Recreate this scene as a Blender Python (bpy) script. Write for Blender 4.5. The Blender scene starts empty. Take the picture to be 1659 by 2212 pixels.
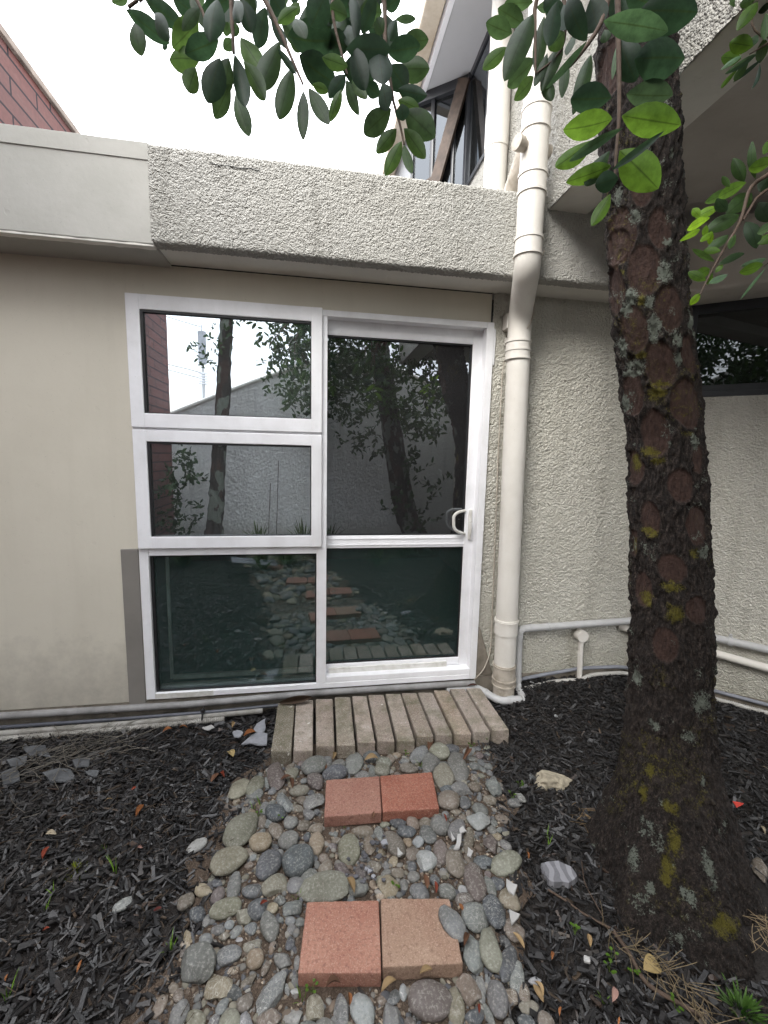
import bpy, bmesh, math, random
import numpy as np
from mathutils import Vector, Matrix
rnd = random.Random(7)
NR = np.random.RandomState(11)
sc = bpy.context.scene
COL = sc.collection

# ---------------------------------------------------------------- camera, world, sun, exposure
YAW, PITCH, ROLL, F = 0.164509, 0.129699, -0.022725, 932.579
CAM = np.array([0.89710, -2.39575, 1.46408])
CX, CY = 829.5, 1106.0
def cam_axes():
    cy, sy, cp, sp = math.cos(YAW), math.sin(YAW), math.cos(PITCH), math.sin(PITCH)
    f = np.array([sy*cp, cy*cp, -sp]); r = np.array([cy, -sy, 0]); d = np.cross(f, r)
    cr, sr = math.cos(ROLL), math.sin(ROLL)
    return np.array([cr*r + sr*d, -sr*r + cr*d, f])
AX = cam_axes()
cam = bpy.data.cameras.new('camera'); camo = bpy.data.objects.new('camera', cam); COL.objects.link(camo)
cam.sensor_fit = 'HORIZONTAL'; cam.sensor_width = 36; cam.lens = 36*F/1659.0
cam.clip_start = 0.02; cam.clip_end = 2000
mw = Matrix(((AX[0][0], -AX[1][0], -AX[2][0], CAM[0]), (AX[0][1], -AX[1][1], -AX[2][1], CAM[1]), (AX[0][2], -AX[1][2], -AX[2][2], CAM[2]), (0, 0, 0, 1)))
camo.matrix_world = mw
sc.camera = camo

SUN_EL, SUN_AZ = math.radians(38), math.radians(222)     # azimuth clockwise from +Y
w = bpy.data.worlds.new("World"); sc.world = w; w.use_nodes = True
nt = w.node_tree; nt.nodes.clear()
wo = nt.nodes.new('ShaderNodeOutputWorld'); bg = nt.nodes.new('ShaderNodeBackground')
sky = nt.nodes.new('ShaderNodeTexSky'); sky.sky_type = 'NISHITA'; sky.sun_disc = False
sky.sun_elevation = SUN_EL; sky.sun_rotation = SUN_AZ; sky.air_density = 1.5; sky.dust_density = 2.0
tc = nt.nodes.new('ShaderNodeTexCoord')
nz = nt.nodes.new('ShaderNodeTexNoise'); nz.inputs['Scale'].default_value = 2.2; nz.inputs['Detail'].default_value = 7
nt.links.new(tc.outputs['Generated'], nz.inputs['Vector'])
rp = nt.nodes.new('ShaderNodeValToRGB'); rp.color_ramp.elements[0].position = .36; rp.color_ramp.elements[1].position = .52
rp.color_ramp.elements[0].color = (.72, .72, .72, 1); rp.color_ramp.elements[1].color = (1, 1, 1, 1)
nt.links.new(nz.outputs['Fac'], rp.inputs['Fac'])
mx = nt.nodes.new('ShaderNodeMix'); mx.data_type = 'RGBA'
nt.links.new(rp.outputs['Color'], mx.inputs['Factor']); nt.links.new(sky.outputs['Color'], mx.inputs['A'])
sep = nt.nodes.new('ShaderNodeSeparateXYZ'); nt.links.new(tc.outputs['Generated'], sep.inputs[0])
mr = nt.nodes.new('ShaderNodeMapRange'); nt.links.new(sep.outputs[2], mr.inputs['Value'])      # overcast sky: brighter overhead than at the horizon
mr.inputs['From Min'].default_value = 0; mr.inputs['From Max'].default_value = 1; mr.inputs['To Min'].default_value = 5.2; mr.inputs['To Max'].default_value = 23
cmb = nt.nodes.new('ShaderNodeCombineColor')
for k_, f_ in enumerate((.975, .99, 1.03)):
    mm = nt.nodes.new('ShaderNodeMath'); mm.operation = 'MULTIPLY'; mm.inputs[1].default_value = f_
    nt.links.new(mr.outputs[0], mm.inputs[0]); nt.links.new(mm.outputs[0], cmb.inputs[k_])
nt.links.new(cmb.outputs[0], mx.inputs['B'])
nt.links.new(mx.outputs['Result'], bg.inputs['Color']); bg.inputs['Strength'].default_value = 0.13
nt.links.new(bg.outputs[0], wo.inputs[0])
sl = bpy.data.lights.new('sun', 'SUN'); sl.energy = 1.5; sl.angle = math.radians(25); sl.color = (1, .97, .92)
so = bpy.data.objects.new('sun', sl); COL.objects.link(so)
sd = Vector((math.sin(SUN_AZ)*math.cos(SUN_EL), math.cos(SUN_AZ)*math.cos(SUN_EL), math.sin(SUN_EL)))
so.rotation_euler = sd.to_track_quat('Z', 'Y').to_euler(); so.location = (0, 0, 12)
vs = sc.view_settings
vs.view_transform = 'Standard'; vs.look = 'None'; vs.gamma = 1; vs.use_curve_mapping = False
vs.exposure = 1.5
sc.cycles.max_bounces = 8; sc.cycles.transparent_max_bounces = 12; sc.cycles.diffuse_bounces = 4

# ---------------------------------------------------------------- measuring: points read off the photograph onto real planes
def ray(x, y): return np.array([(x-CX)/F, (y-CY)/F, 1.0]) @ AX
def on(ax, val, x, y):
    d = ray(x, y); return CAM + (val-CAM[ax])/d[ax]*d
def at(x, y, d): return CAM + ray(x, y)*d
def proj(P):
    q = (np.asarray(P)-CAM) @ AX.T
    return CX+F*q[..., 0]/q[..., 2], CY+F*q[..., 1]/q[..., 2]

# ---------------------------------------------------------------- numeric noise
def _h(ix, iy, iz, s):
    n = (ix*73856093) ^ (iy*19349663) ^ (iz*83492791) ^ (s*2654435761)
    n = (n ^ (n >> 13)) * 1274126177 & 0x7fffffff
    n = (n ^ (n >> 16)) * 1103515245 & 0x7fffffff
    return (n & 0xffffff)/float(0xffffff)
def vn(P, s=0):
    P = np.asarray(P, float); i = np.floor(P).astype(np.int64); f = P-i; f = f*f*(3-2*f)
    r = 0
    for dx in (0, 1):
        for dy in (0, 1):
            for dz in (0, 1):
                wgt = (f[:, 0] if dx else 1-f[:, 0])*(f[:, 1] if dy else 1-f[:, 1])*(f[:, 2] if dz else 1-f[:, 2])
                r = r + wgt*_h(i[:, 0]+dx, i[:, 1]+dy, i[:, 2]+dz, s)
    return r
def fbm(P, o=3, s=0):
    r = 0; a = .5; t = 0
    for k in range(o):
        r = r + a*vn(np.asarray(P)*(2**k), s+k); t += a; a *= .5
    return r/t
def sstep(x, a, b):
    t = np.clip((x-a)/(b-a), 0, 1); return t*t*(3-2*t)

# ---------------------------------------------------------------- objects
ORG = {}
def tag(o, label=None, cat=None, group=None, kind=None):
    if label: o['label'] = label
    if cat: o['category'] = cat
    if group: o['group'] = group
    if kind: o['kind'] = kind
    return o
def thing(name, label, cat, loc, group=None):
    o = bpy.data.objects.new(name, None); COL.objects.link(o); o.location = tuple(float(v) for v in loc)
    o.empty_display_size = .1
    ORG[o.name] = np.array([float(v) for v in loc]); return tag(o, label, cat, group)
def tidy_normals(me):       # hard edges stay hard; rounded boxes get face-weighted normals so their flats shade flat
    me.set_sharp_from_angle(angle=math.radians(52))
    s = me.attributes.get('sharp_edge'); n = len(me.edges)
    if s is not None:
        v = np.zeros(n, bool); s.data.foreach_get('value', v)
        if v.any(): return
    nv, npo, nl = len(me.vertices), len(me.polygons), len(me.loops)
    ar = np.empty(npo); me.polygons.foreach_get('area', ar); no = np.empty(npo*3); me.polygons.foreach_get('normal', no); no = no.reshape(-1, 3)
    lt = np.empty(npo, np.int32); me.polygons.foreach_get('loop_total', lt); lv = np.empty(nl, np.int32); me.loops.foreach_get('vertex_index', lv)
    acc = np.zeros((nv, 3)); np.add.at(acc, lv, np.repeat(no*ar[:, None], lt, 0)); acc /= np.maximum(np.linalg.norm(acc, axis=1, keepdims=True), 1e-12)
    me.normals_split_custom_set_from_vertices(acc.tolist())
def newmesh(name, V, Fc, mat, smooth=True, col=None):
    me = bpy.data.meshes.new(name)
    V = np.asarray(V, np.float32)
    if isinstance(Fc, np.ndarray):
        n, k = Fc.shape
        me.vertices.add(len(V)); me.vertices.foreach_set('co', V.ravel())
        me.loops.add(n*k); me.loops.foreach_set('vertex_index', Fc.astype(np.int32).ravel())
        me.polygons.add(n); me.polygons.foreach_set('loop_start', np.arange(0, n*k, k, dtype=np.int32))
        me.polygons.foreach_set('loop_total', np.full(n, k, np.int32))
        me.update(calc_edges=True)
    else:
        me.from_pydata(V.tolist(), [], Fc)
    me.polygons.foreach_set('use_smooth', [bool(smooth)]*len(me.polygons))
    if col is not None:
        at_ = me.color_attributes.new('tint', 'FLOAT_COLOR', 'POINT')
        c = np.ones((len(V), 4), np.float32); c[:, :col.shape[1]] = col
        at_.data.foreach_set('color', c.ravel())
    if mat: me.materials.append(mat)
    me.update()
    if smooth and len(V) < 9000: tidy_normals(me)
    return me
def part(name, V, Fc, mat, parent=None, smooth=True, col=None, label=None):
    V = np.asarray(V, float)
    if parent is not None:
        r = parent
        while r.parent: r = r.parent
        V = V - ORG[r.name]
    o = bpy.data.objects.new(name, newmesh(name, V, Fc, mat, smooth, col)); COL.objects.link(o)
    if parent is not None: o.parent = parent
    if label: o['label'] = label
    return o
def solo(name, V, Fc, mat, label, cat, group=None, kind=None, smooth=True, col=None, org=None):
    V = np.asarray(V, float)
    if org is None: org = np.array([V[:, 0].mean(), V[:, 1].mean(), V[:, 2].min()])
    o = bpy.data.objects.new(name, newmesh(name, V-org, Fc, mat, smooth, col)); COL.objects.link(o)
    o.location = tuple(float(v) for v in org); ORG[o.name] = np.array(org, float)
    return tag(o, label, cat, group, kind)
def join(L):
    Vs, Fs, k = [], [], 0
    for V, Fc in L:
        V = np.asarray(V, float); Vs.append(V)
        Fs += [tuple(int(i)+k for i in f) for f in Fc]; k += len(V)
    return np.concatenate(Vs), Fs
def grid_faces(nu, nv, wrap=False):
    i = np.arange(nu-1)[:, None]; j = np.arange(nv if wrap else nv-1)[None, :]
    j2 = (j+1) % nv
    a = i*nv+j; b = (i+1)*nv+j; c = (i+1)*nv+j2; d = i*nv+j2
    return np.stack([np.broadcast_to(q, a.shape) for q in (a, d, c, b)], -1).reshape(-1, 4)

def rbox(x0, x1, y0, y1, z0, z1, r=.003, n=(1, 1, 1), amp=0, ns=.01, quad=None, seed=0):
    """rounded box; quad = four top corners (SW, SE, NE, NW) it is mapped to; amp roughens it"""
    dims = np.array([x1-x0, y1-y0, z1-z0]); r = min(r, dims.min()*.45)
    cs = []
    for d, k in zip(dims, n):
        if r > 1e-5: c = [0, r*.3, r]+list(np.linspace(r, d-r, k+1)[1:-1])+[d-r, d-r*.3, d]
        else: c = list(np.linspace(0, d, k+1))
        cs.append(np.array(c))
    idx = {}; V = []; Fc = []
    def vid(i, j, k):
        if (i, j, k) not in idx:
            idx[(i, j, k)] = len(V); V.append((cs[0][i], cs[1][j], cs[2][k]))
        return idx[(i, j, k)]
    N = [len(c) for c in cs]
    for a, (b, c) in ((0, (1, 2)), (1, (2, 0)), (2, (0, 1))):
        for side in (0, N[a]-1):
            for p in range(N[b]-1):
                for q in range(N[c]-1):
                    ids = []
                    for dp, dq in ((0, 0), (1, 0), (1, 1), (0, 1)):
                        t = [0, 0, 0]; t[a] = side; t[b] = p+dp; t[c] = q+dq; ids.append(vid(*t))
                    Fc.append(tuple(ids) if side else tuple(reversed(ids)))
    V = np.array(V, float)
    if r > 1e-5:
        q = np.clip(V, r, dims-r); dv = V-q; L = np.linalg.norm(dv, axis=1, keepdims=True)
        V = np.where(L > 1e-9, q+dv/np.maximum(L, 1e-9)*r, V)
    if amp:
        ce = V-dims/2; nn = np.sign(ce)*(np.abs(ce) > dims/2-r*1.01); L = np.linalg.norm(nn, axis=1, keepdims=True)
        nn = nn/np.maximum(L, 1)
        V = V+nn*((fbm((V+seed*3.7)/ns, 2, seed)-.6)*amp)[:, None]
    if quad is None: V = V+np.array([x0, y0, z0])
    else:
        u = (V[:, 0]/dims[0])[:, None]; v = (V[:, 1]/dims[1])[:, None]
        A, B, Cc, D = [np.array(p, float) for p in quad]
        P = (1-u)*(1-v)*A+u*(1-v)*B+u*v*Cc+(1-u)*v*D
        V = P+np.array([0, 0, 1])*(V[:, 2:3]-dims[2])
    return V, Fc
def fillet(P, r, k=7):
    P = [np.array(p, float) for p in P]; out = [P[0]]
    for i in range(1, len(P)-1):
        a = P[i-1]-P[i]; b = P[i+1]-P[i]; la, lb = np.linalg.norm(a), np.linalg.norm(b); t = min(r, la*.48, lb*.48)
        s = P[i]+a/la*t; e = P[i]+b/lb*t
        for m in range(k+1):
            u = m/k; out.append((1-u)**2*s+2*u*(1-u)*P[i]+u*u*e)
    out.append(P[-1]); return out
def tube(P, r, n=18, caps=True, ribs=0):
    P = np.array(P, float); m = len(P)
    R = np.full(m, r) if np.isscalar(r) else np.array(r, float)
    T = np.gradient(P, axis=0); T /= np.maximum(np.linalg.norm(T, axis=1, keepdims=True), 1e-9)
    up = np.array([0, 0, 1.]) if abs(T[0][2]) < .9 else np.array([0, 1., 0])
    V = []; s = np.cross(T[0], up); s /= np.linalg.norm(s)
    th = np.linspace(0, 2*math.pi, n, endpoint=False)
    for i in range(m):
        s = s-T[i]*s.dot(T[i]); s /= np.linalg.norm(s); b = np.cross(T[i], s)
        V.append(P[i]+R[i]*(np.cos(th)[:, None]*s+np.sin(th)[:, None]*b))
    V = np.concatenate(V); Fc = [tuple(f) for f in grid_faces(m, n, True).tolist()]
    if caps:
        k = len(V); V = np.concatenate([V, [P[0]], [P[-1]]])
        for j in range(n):
            Fc.append((k, (j+1) % n, j)); Fc.append((k+1, (m-1)*n+j, (m-1)*n+(j+1) % n))
    return V, Fc
def resample(P, step):
    P = np.array(P, float); d = np.r_[0, np.cumsum(np.linalg.norm(np.diff(P, axis=0), axis=1))]
    t = np.linspace(0, d[-1], max(3, int(d[-1]/step)))
    return np.stack([np.interp(t, d, P[:, k]) for k in range(3)], 1)

# ---------------------------------------------------------------- materials
class Mt:
    def __init__(s, name, rough=.6, spec=.5):
        s.m = bpy.data.materials.new(name); s.m.use_nodes = True; s.t = s.m.node_tree; s.t.nodes.clear()
        s.out = s.n('ShaderNodeOutputMaterial'); s.b = s.n('ShaderNodeBsdfPrincipled')
        s.b.inputs['Roughness'].default_value = rough; s.b.inputs['Specular IOR Level'].default_value = spec
        s.l(s.b.outputs[0], s.out.inputs[0]); s.geo = s.n('ShaderNodeNewGeometry')
        s.pos = s.geo.outputs['Position']
    def n(s, t, **k):
        x = s.t.nodes.new(t)
        for a, b in k.items(): setattr(x, a, b)
        return x
    def l(s, a, b): s.t.links.new(a, b)
    def put(s, sock, v):
        if hasattr(v, 'is_output') or isinstance(v, bpy.types.NodeSocket): s.l(v, sock)
        elif isinstance(v, (tuple, list)) and len(v) == 3 and sock.type == 'RGBA': sock.default_value = (*v, 1)
        else: sock.default_value = v
    def noise(s, scale, detail=3, rough=.5, vec=None, dist=0, out='Fac'):
        x = s.n('ShaderNodeTexNoise'); x.inputs['Scale'].default_value = scale; x.inputs['Detail'].default_value = detail
        x.inputs['Roughness'].default_value = rough; x.inputs['Distortion'].default_value = dist
        s.l(vec or s.pos, x.inputs['Vector']); return x.outputs[out]
    def vor(s, scale, feat='F1', vec=None, out='Distance', rand=1):
        x = s.n('ShaderNodeTexVoronoi', feature=feat); x.inputs['Scale'].default_value = scale; x.inputs['Randomness'].default_value = rand
        s.l(vec or s.pos, x.inputs['Vector']); return x.outputs[out]
    def scalev(s, v, vec=None):
        x = s.n('ShaderNodeVectorMath', operation='MULTIPLY'); s.l(vec or s.pos, x.inputs[0]); x.inputs[1].default_value = v; return x.outputs[0]
    def addv(s, v, vec=None):
        x = s.n('ShaderNodeVectorMath', operation='ADD'); s.l(vec or s.pos, x.inputs[0])
        if isinstance(v, tuple): x.inputs[1].default_value = v
        else: s.l(v, x.inputs[1])
        return x.outputs[0]
    def ramp(s, f, stops):
        x = s.n('ShaderNodeValToRGB'); e = x.color_ramp.elements
        while len(e) < len(stops): e.new(.5)
        for i, (p, c) in enumerate(stops):
            e[i].position = p; e[i].color = (*c, 1) if isinstance(c, tuple) else (c, c, c, 1)
        s.l(f, x.inputs[0]); return x.outputs[0]
    def mix(s, f, a, b, mode='MIX'):
        x = s.n('ShaderNodeMix', data_type='RGBA', blend_type=mode)
        s.put(x.inputs['Factor'], f); s.put(x.inputs['A'], a); s.put(x.inputs['B'], b); return x.outputs['Result']
    def math(s, op, a, b=0.):
        x = s.n('ShaderNodeMath', operation=op); s.put(x.inputs[0], a); s.put(x.inputs[1], b); return x.outputs[0]
    def bump(s, h, strength=.5, dist=.01, prev=None):
        x = s.n('ShaderNodeBump'); x.inputs['Strength'].default_value = strength; x.inputs['Distance'].default_value = dist
        s.l(h, x.inputs['Height'])
        if prev is not None: s.l(prev, x.inputs['Normal'])
        return x.outputs[0]
    def fin(s, col=None, nrm=None, rough=None):
        if col is not None: s.put(s.b.inputs['Base Color'], col)
        if nrm is not None: s.l(nrm, s.b.inputs['Normal'])
        if rough is not None: s.put(s.b.inputs['Roughness'], rough)
        return s.m
    def attr(s, name='tint'):
        x = s.n('ShaderNodeAttribute', attribute_name=name); return x.outputs['Color']
    def sep(s, v):
        x = s.n('ShaderNodeSeparateXYZ'); s.l(v, x.inputs[0]); return x.outputs

def paint(name, base, dirty, rough=.5, grime=.35, bumps=.15, gs=3.0, streak=True):
    m = Mt(name, rough, .4)
    a = m.noise(gs, 6, .62); b = m.noise(1.0, 4, .6, m.scalev((9, 9, .9)))
    f = m.ramp(a, [(.42, 0.), (.75, 1.)]); g = m.ramp(b, [(.5, 0.), (.8, 1.)])
    c = m.mix(m.math('MULTIPLY', f, grime), base, dirty)
    if streak: c = m.mix(m.math('MULTIPLY', g, grime*.6), c, dirty)
    sp = m.ramp(m.noise(160, 2), [(.70, 0.), (.76, 1.)]); c = m.mix(m.math('MULTIPLY', sp, .35), c, tuple(x*.45 for x in base))
    dn = m.ramp(m.noise(16, 2, .4), [(.70, 0.), (.74, 1.)]); c = m.mix(m.math('MULTIPLY', dn, .12), c, dirty)
    n = m.bump(m.math('ADD', m.noise(40, 4), m.math('MULTIPLY', dn, -.8)), bumps, .004)
    return m.fin(c, n, m.ramp(a, [(.3, rough-.08), (.8, min(1, rough+.15))]))
def roughcast(name, base, dirty, strength=.9, moss=.0):
    m = Mt(name, .8, .25)
    a = m.noise(1.6, 6, .6); fl = m.noise(14, 5, .65)
    c = m.mix(m.math('MULTIPLY', m.ramp(a, [(.4, 0.), (.72, 1.)]), .55), base, dirty)
    c = m.mix(m.math('MULTIPLY', m.ramp(fl, [(.48, 0.), (.7, 1.)]), .35), c, tuple(x*.72 for x in base))
    dk = m.ramp(m.noise(70, 2), [(.66, 0.), (.74, 1.)]); c = m.mix(m.math('MULTIPLY', dk, .45), c, tuple(x*.5 for x in dirty))
    dr = m.ramp(m.noise(1, 5, .65, m.scalev((7, 7, .7))), [(.52, 0.), (.74, 1.)]); c = m.mix(m.math('MULTIPLY', dr, .45), c, tuple(x*.62 for x in dirty))
    sz_ = m.n('ShaderNodeSeparateXYZ'); m.l(m.pos, sz_.inputs[0]); low = m.ramp(m.math('ADD', sz_.outputs[2], m.math('MULTIPLY', fl, .35)), [(.20, 1.), (.55, 0.)])
    c = m.mix(m.math('MULTIPLY', low, .45), c, (.24, .23, .15))
    v = m.vor(150, 'F1'); nn = m.noise(70, 3, .6)
    n = m.bump(m.math('ADD', m.math('MULTIPLY', v, -1.1), m.math('MULTIPLY', nn, .7)), strength, .006)
    return m.fin(c, n)
def plain(name, col, rough=.5, spec=.5, var=.15, bs=30, bst=.2, sc_=8, metal=0):
    m = Mt(name, rough, spec); m.b.inputs['Metallic'].default_value = metal
    c = m.mix(m.ramp(m.noise(sc_, 5, .6), [(.3, 0.), (.7, 1.)]), tuple(x*(1-var) for x in col), tuple(min(1, x*(1+var)) for x in col))
    return m.fin(c, m.bump(m.noise(bs, 4), bst, .004))

CREAM = (.60, .575, .50)
M = {}
M['smooth'] = paint('painted render', (.64, .60, .505), (.52, .48, .395), .7, .5, .12, 1.4)
def splash(m):      # soil splashed up the foot of the wall
    t = m.node_tree; N = t.nodes.new; L = t.links.new; p = [x for x in t.nodes if x.type == 'BSDF_PRINCIPLED'][0]; src = p.inputs['Base Color'].links[0].from_socket
    g = N('ShaderNodeNewGeometry'); s = N('ShaderNodeSeparateXYZ'); L(g.outputs['Position'], s.inputs[0]); nz_ = N('ShaderNodeTexNoise'); nz_.inputs['Scale'].default_value = 9; nz_.inputs['Detail'].default_value = 7; nz_.inputs['Roughness'].default_value = .7; L(g.outputs['Position'], nz_.inputs['Vector'])
    ad = N('ShaderNodeMath'); ad.operation = 'MULTIPLY_ADD'; ad.inputs[1].default_value = .7; L(nz_.outputs['Fac'], ad.inputs[0]); L(s.outputs[2], ad.inputs[2])
    r = N('ShaderNodeValToRGB'); r.color_ramp.elements[0].position = .38; r.color_ramp.elements[1].position = .85; r.color_ramp.elements[0].color = (.6, .6, .6, 1); r.color_ramp.elements[1].color = (0, 0, 0, 1); L(ad.outputs[0], r.inputs[0])
    x = N('ShaderNodeMix'); x.data_type = 'RGBA'; L(r.outputs[0], x.inputs['Factor']); L(src, x.inputs['A']); x.inputs['B'].default_value = (.25, .23, .20, 1); L(x.outputs['Result'], p.inputs['Base Color'])
splash(M['smooth'])
M['pipe_drab'] = paint('drab wall-foot pipe', (.27, .265, .26), (.12, .115, .11), .5, .8, .1, 9)
M['fascia_smooth'] = paint('painted fascia render', (.43, .42, .385), (.33, .325, .29), .85, .6, .25, 2.5, False)
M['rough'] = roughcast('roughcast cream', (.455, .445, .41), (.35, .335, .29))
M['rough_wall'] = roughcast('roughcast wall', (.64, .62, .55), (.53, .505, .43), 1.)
M['rough_back'] = roughcast('roughcast gable', (.80, .80, .78), (.68, .67, .63), 1.)
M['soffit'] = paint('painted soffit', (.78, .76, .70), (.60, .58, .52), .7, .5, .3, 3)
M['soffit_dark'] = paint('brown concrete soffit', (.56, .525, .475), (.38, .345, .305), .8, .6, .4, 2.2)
M['frame'] = paint('white powder coat', (.87, .87, .89), (.55, .54, .53), .35, .35, .05, 6)
M['frame_dirty'] = paint('grimy white metal', (.70, .69, .66), (.36, .33, .26), .5, .7, .2, 14)
M['pipe'] = paint('painted pipe', (.74, .71, .655), (.58, .545, .48), .4, .55, .12, 5)
M['pipe_dirty'] = paint('grimy pipe', (.50, .45, .385), (.20, .17, .12), .55, .8, .25, 18)
M['pipe_grey'] = paint('grey waste pipe', (.50, .50, .50), (.34, .34, .33), .35, .5, .05, 8)
M['pipe_pale'] = paint('pale conduit', (.30, .29, .265), (.12, .11, .09), .6, .9, .1, 12)
M['cable'] = plain('dark cable', (.07, .075, .09), .45, .5, .3)
M['gasket'] = plain('black gasket', (.012, .012, .013), .5)
M['taupe'] = plain('taupe shadow tone', (.225, .21, .19), .8, .2, .12, 30, .1, 3)  # shadow tone for the strip beside the door frame
M['plinth'] = paint('damp concrete', (.25, .22, .18), (.09, .08, .06), .85, .9, .8, 9)
M['dark_in'] = plain('room wall', (.16, .17, .17), .9, .1, .1)
m = Mt('teal carpet', .95, .1); M['carpet'] = m.fin(m.mix(m.noise(60, 4), (.07, .17, .155), (.12, .26, .24)))
M['steel'] = plain('dark aluminium', (.03, .032, .037), .35, .5, .2)
M['timber_dark'] = plain('dark stained timber', (.085, .06, .045), .6, .4, .4, 50, .4, 20)
M['eave'] = paint('eave lining', (.42, .42, .43), (.33, .33, .33), .7, .25, .1, 2)
M['gutter'] = paint('cream gutter', (.60, .53, .43), (.32, .24, .15), .5, .8, .1, 5)
M['white_metal'] = paint('white flashing', (.78, .78, .80), (.6, .6, .6), .4, .3, .05, 5)

def glass(name, refl, tint, rgh=0.0, haze=.02, haze_col=(.4, .42, .42)):
    m = bpy.data.materials.new(name); m.use_nodes = True; t = m.node_tree; t.nodes.clear()
    o = t.nodes.new('ShaderNodeOutputMaterial'); mx = t.nodes.new('ShaderNodeMixShader'); tr = t.nodes.new('ShaderNodeBsdfTransparent'); gl = t.nodes.new('ShaderNodeBsdfGlossy')
    tr.inputs[0].default_value = (*tint, 1); gl.inputs['Roughness'].default_value = rgh; gl.inputs[0].default_value = (.88, .94, 1, 1)
    fr = t.nodes.new('ShaderNodeFresnel'); fr.inputs[0].default_value = 1.5
    ad = t.nodes.new('ShaderNodeMath'); ad.operation = 'ADD'; ad.use_clamp = True; ad.inputs[1].default_value = refl
    g = t.nodes.new('ShaderNodeNewGeometry'); nz_ = t.nodes.new('ShaderNodeTexNoise'); nz_.inputs['Scale'].default_value = 5; nz_.inputs['Detail'].default_value = 2
    bp = t.nodes.new('ShaderNodeBump'); bp.inputs['Strength'].default_value = .006; bp.inputs['Distance'].default_value = .01
    t.links.new(g.outputs['Position'], nz_.inputs['Vector']); t.links.new(nz_.outputs['Fac'], bp.inputs['Height']); t.links.new(bp.outputs[0], gl.inputs['Normal'])
    # specks of dirt
    n2 = t.nodes.new('ShaderNodeTexNoise'); n2.inputs['Scale'].default_value = 95; n2.inputs['Detail'].default_value = 2; t.links.new(g.outputs['Position'], n2.inputs['Vector'])
    rr = t.nodes.new('ShaderNodeValToRGB'); rr.color_ramp.elements[0].position = .775; rr.color_ramp.elements[1].position = .80
    t.links.new(n2.outputs['Fac'], rr.inputs[0]); df = t.nodes.new('ShaderNodeBsdfDiffuse'); df.inputs[0].default_value = (.5, .5, .47, 1)
    m2 = t.nodes.new('ShaderNodeMixShader')
    t.links.new(fr.outputs[0], ad.inputs[0]); t.links.new(ad.outputs[0], mx.inputs[0]); t.links.new(tr.outputs[0], mx.inputs[1]); t.links.new(gl.outputs[0], mx.inputs[2])
    t.links.new(rr.outputs[0], m2.inputs[0]); t.links.new(mx.outputs[0], m2.inputs[1]); t.links.new(df.outputs[0], m2.inputs[2])
    d3 = t.nodes.new('ShaderNodeBsdfDiffuse'); d3.inputs[0].default_value = (*haze_col, 1); m3 = t.nodes.new('ShaderNodeMixShader')  # patchy haze painted into the glass to lighten the panes
    n3 = t.nodes.new('ShaderNodeTexNoise'); n3.inputs['Scale'].default_value = 3.5; n3.inputs['Detail'].default_value = 6; t.links.new(g.outputs['Position'], n3.inputs['Vector'])
    mr3 = t.nodes.new('ShaderNodeMapRange'); mr3.inputs['To Min'].default_value = haze*.4; mr3.inputs['To Max'].default_value = haze*1.6; t.links.new(n3.outputs['Fac'], mr3.inputs['Value'])
    t.links.new(mr3.outputs[0], m3.inputs[0]); t.links.new(m2.outputs[0], m3.inputs[1]); t.links.new(d3.outputs[0], m3.inputs[2])
    t.links.new(m3.outputs[0], o.inputs[0]); return m
M['glass_bright'] = glass('reflective glass', .47, (.7, .75, .75), 0, .06)
M['glass_low'] = glass('glass with teal glow haze', .12, (.85, .92, .9), 0, .075, (.15, .24, .22))  # teal haze colour stands for the glow of the floor behind
M['glass_dark'] = glass('dark tinted glass', .22, (.25, .26, .27), 0, .05, (.30, .30, .31))
M['glass_far'] = glass('black tinted glass', .06, (.1, .1, .12))

m = Mt('mulch soil', .9, .3); n1 = m.noise(60, 5, .7); n2 = m.noise(3, 4)
c = m.ramp(n1, [(.3, (.012, .010, .009)), (.6, (.035, .030, .027)), (.8, (.07, .058, .048))])
M['soil'] = m.fin(c, m.bump(n1, .9, .02))
m = Mt('sandy dirt', .95, .2); n1 = m.noise(240, 4, .7); n2 = m.noise(12, 4)
c = m.ramp(n1, [(.32, (.03, .022, .017)), (.5, (.085, .062, .046)), (.70, (.24, .19, .145))]); c = m.mix(m.math('MULTIPLY', n2, .8), c, (.05, .036, .026))
M['dirt'] = m.fin(c, m.bump(n1, .8, .006))
m = Mt('bark chips', .48, .5); c = m.mix(m.math('MULTIPLY', m.noise(40, 4, .6, m.scalev((1, 1, 1))), .8), m.attr(), (.012, .011, .011))
M['chips'] = m.fin(c, m.bump(m.noise(220, 3), .5, .002))
m = Mt('grit', .8, .3); M['grit'] = m.fin(m.attr(), m.bump(m.noise(300, 3), .3, .001))

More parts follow.
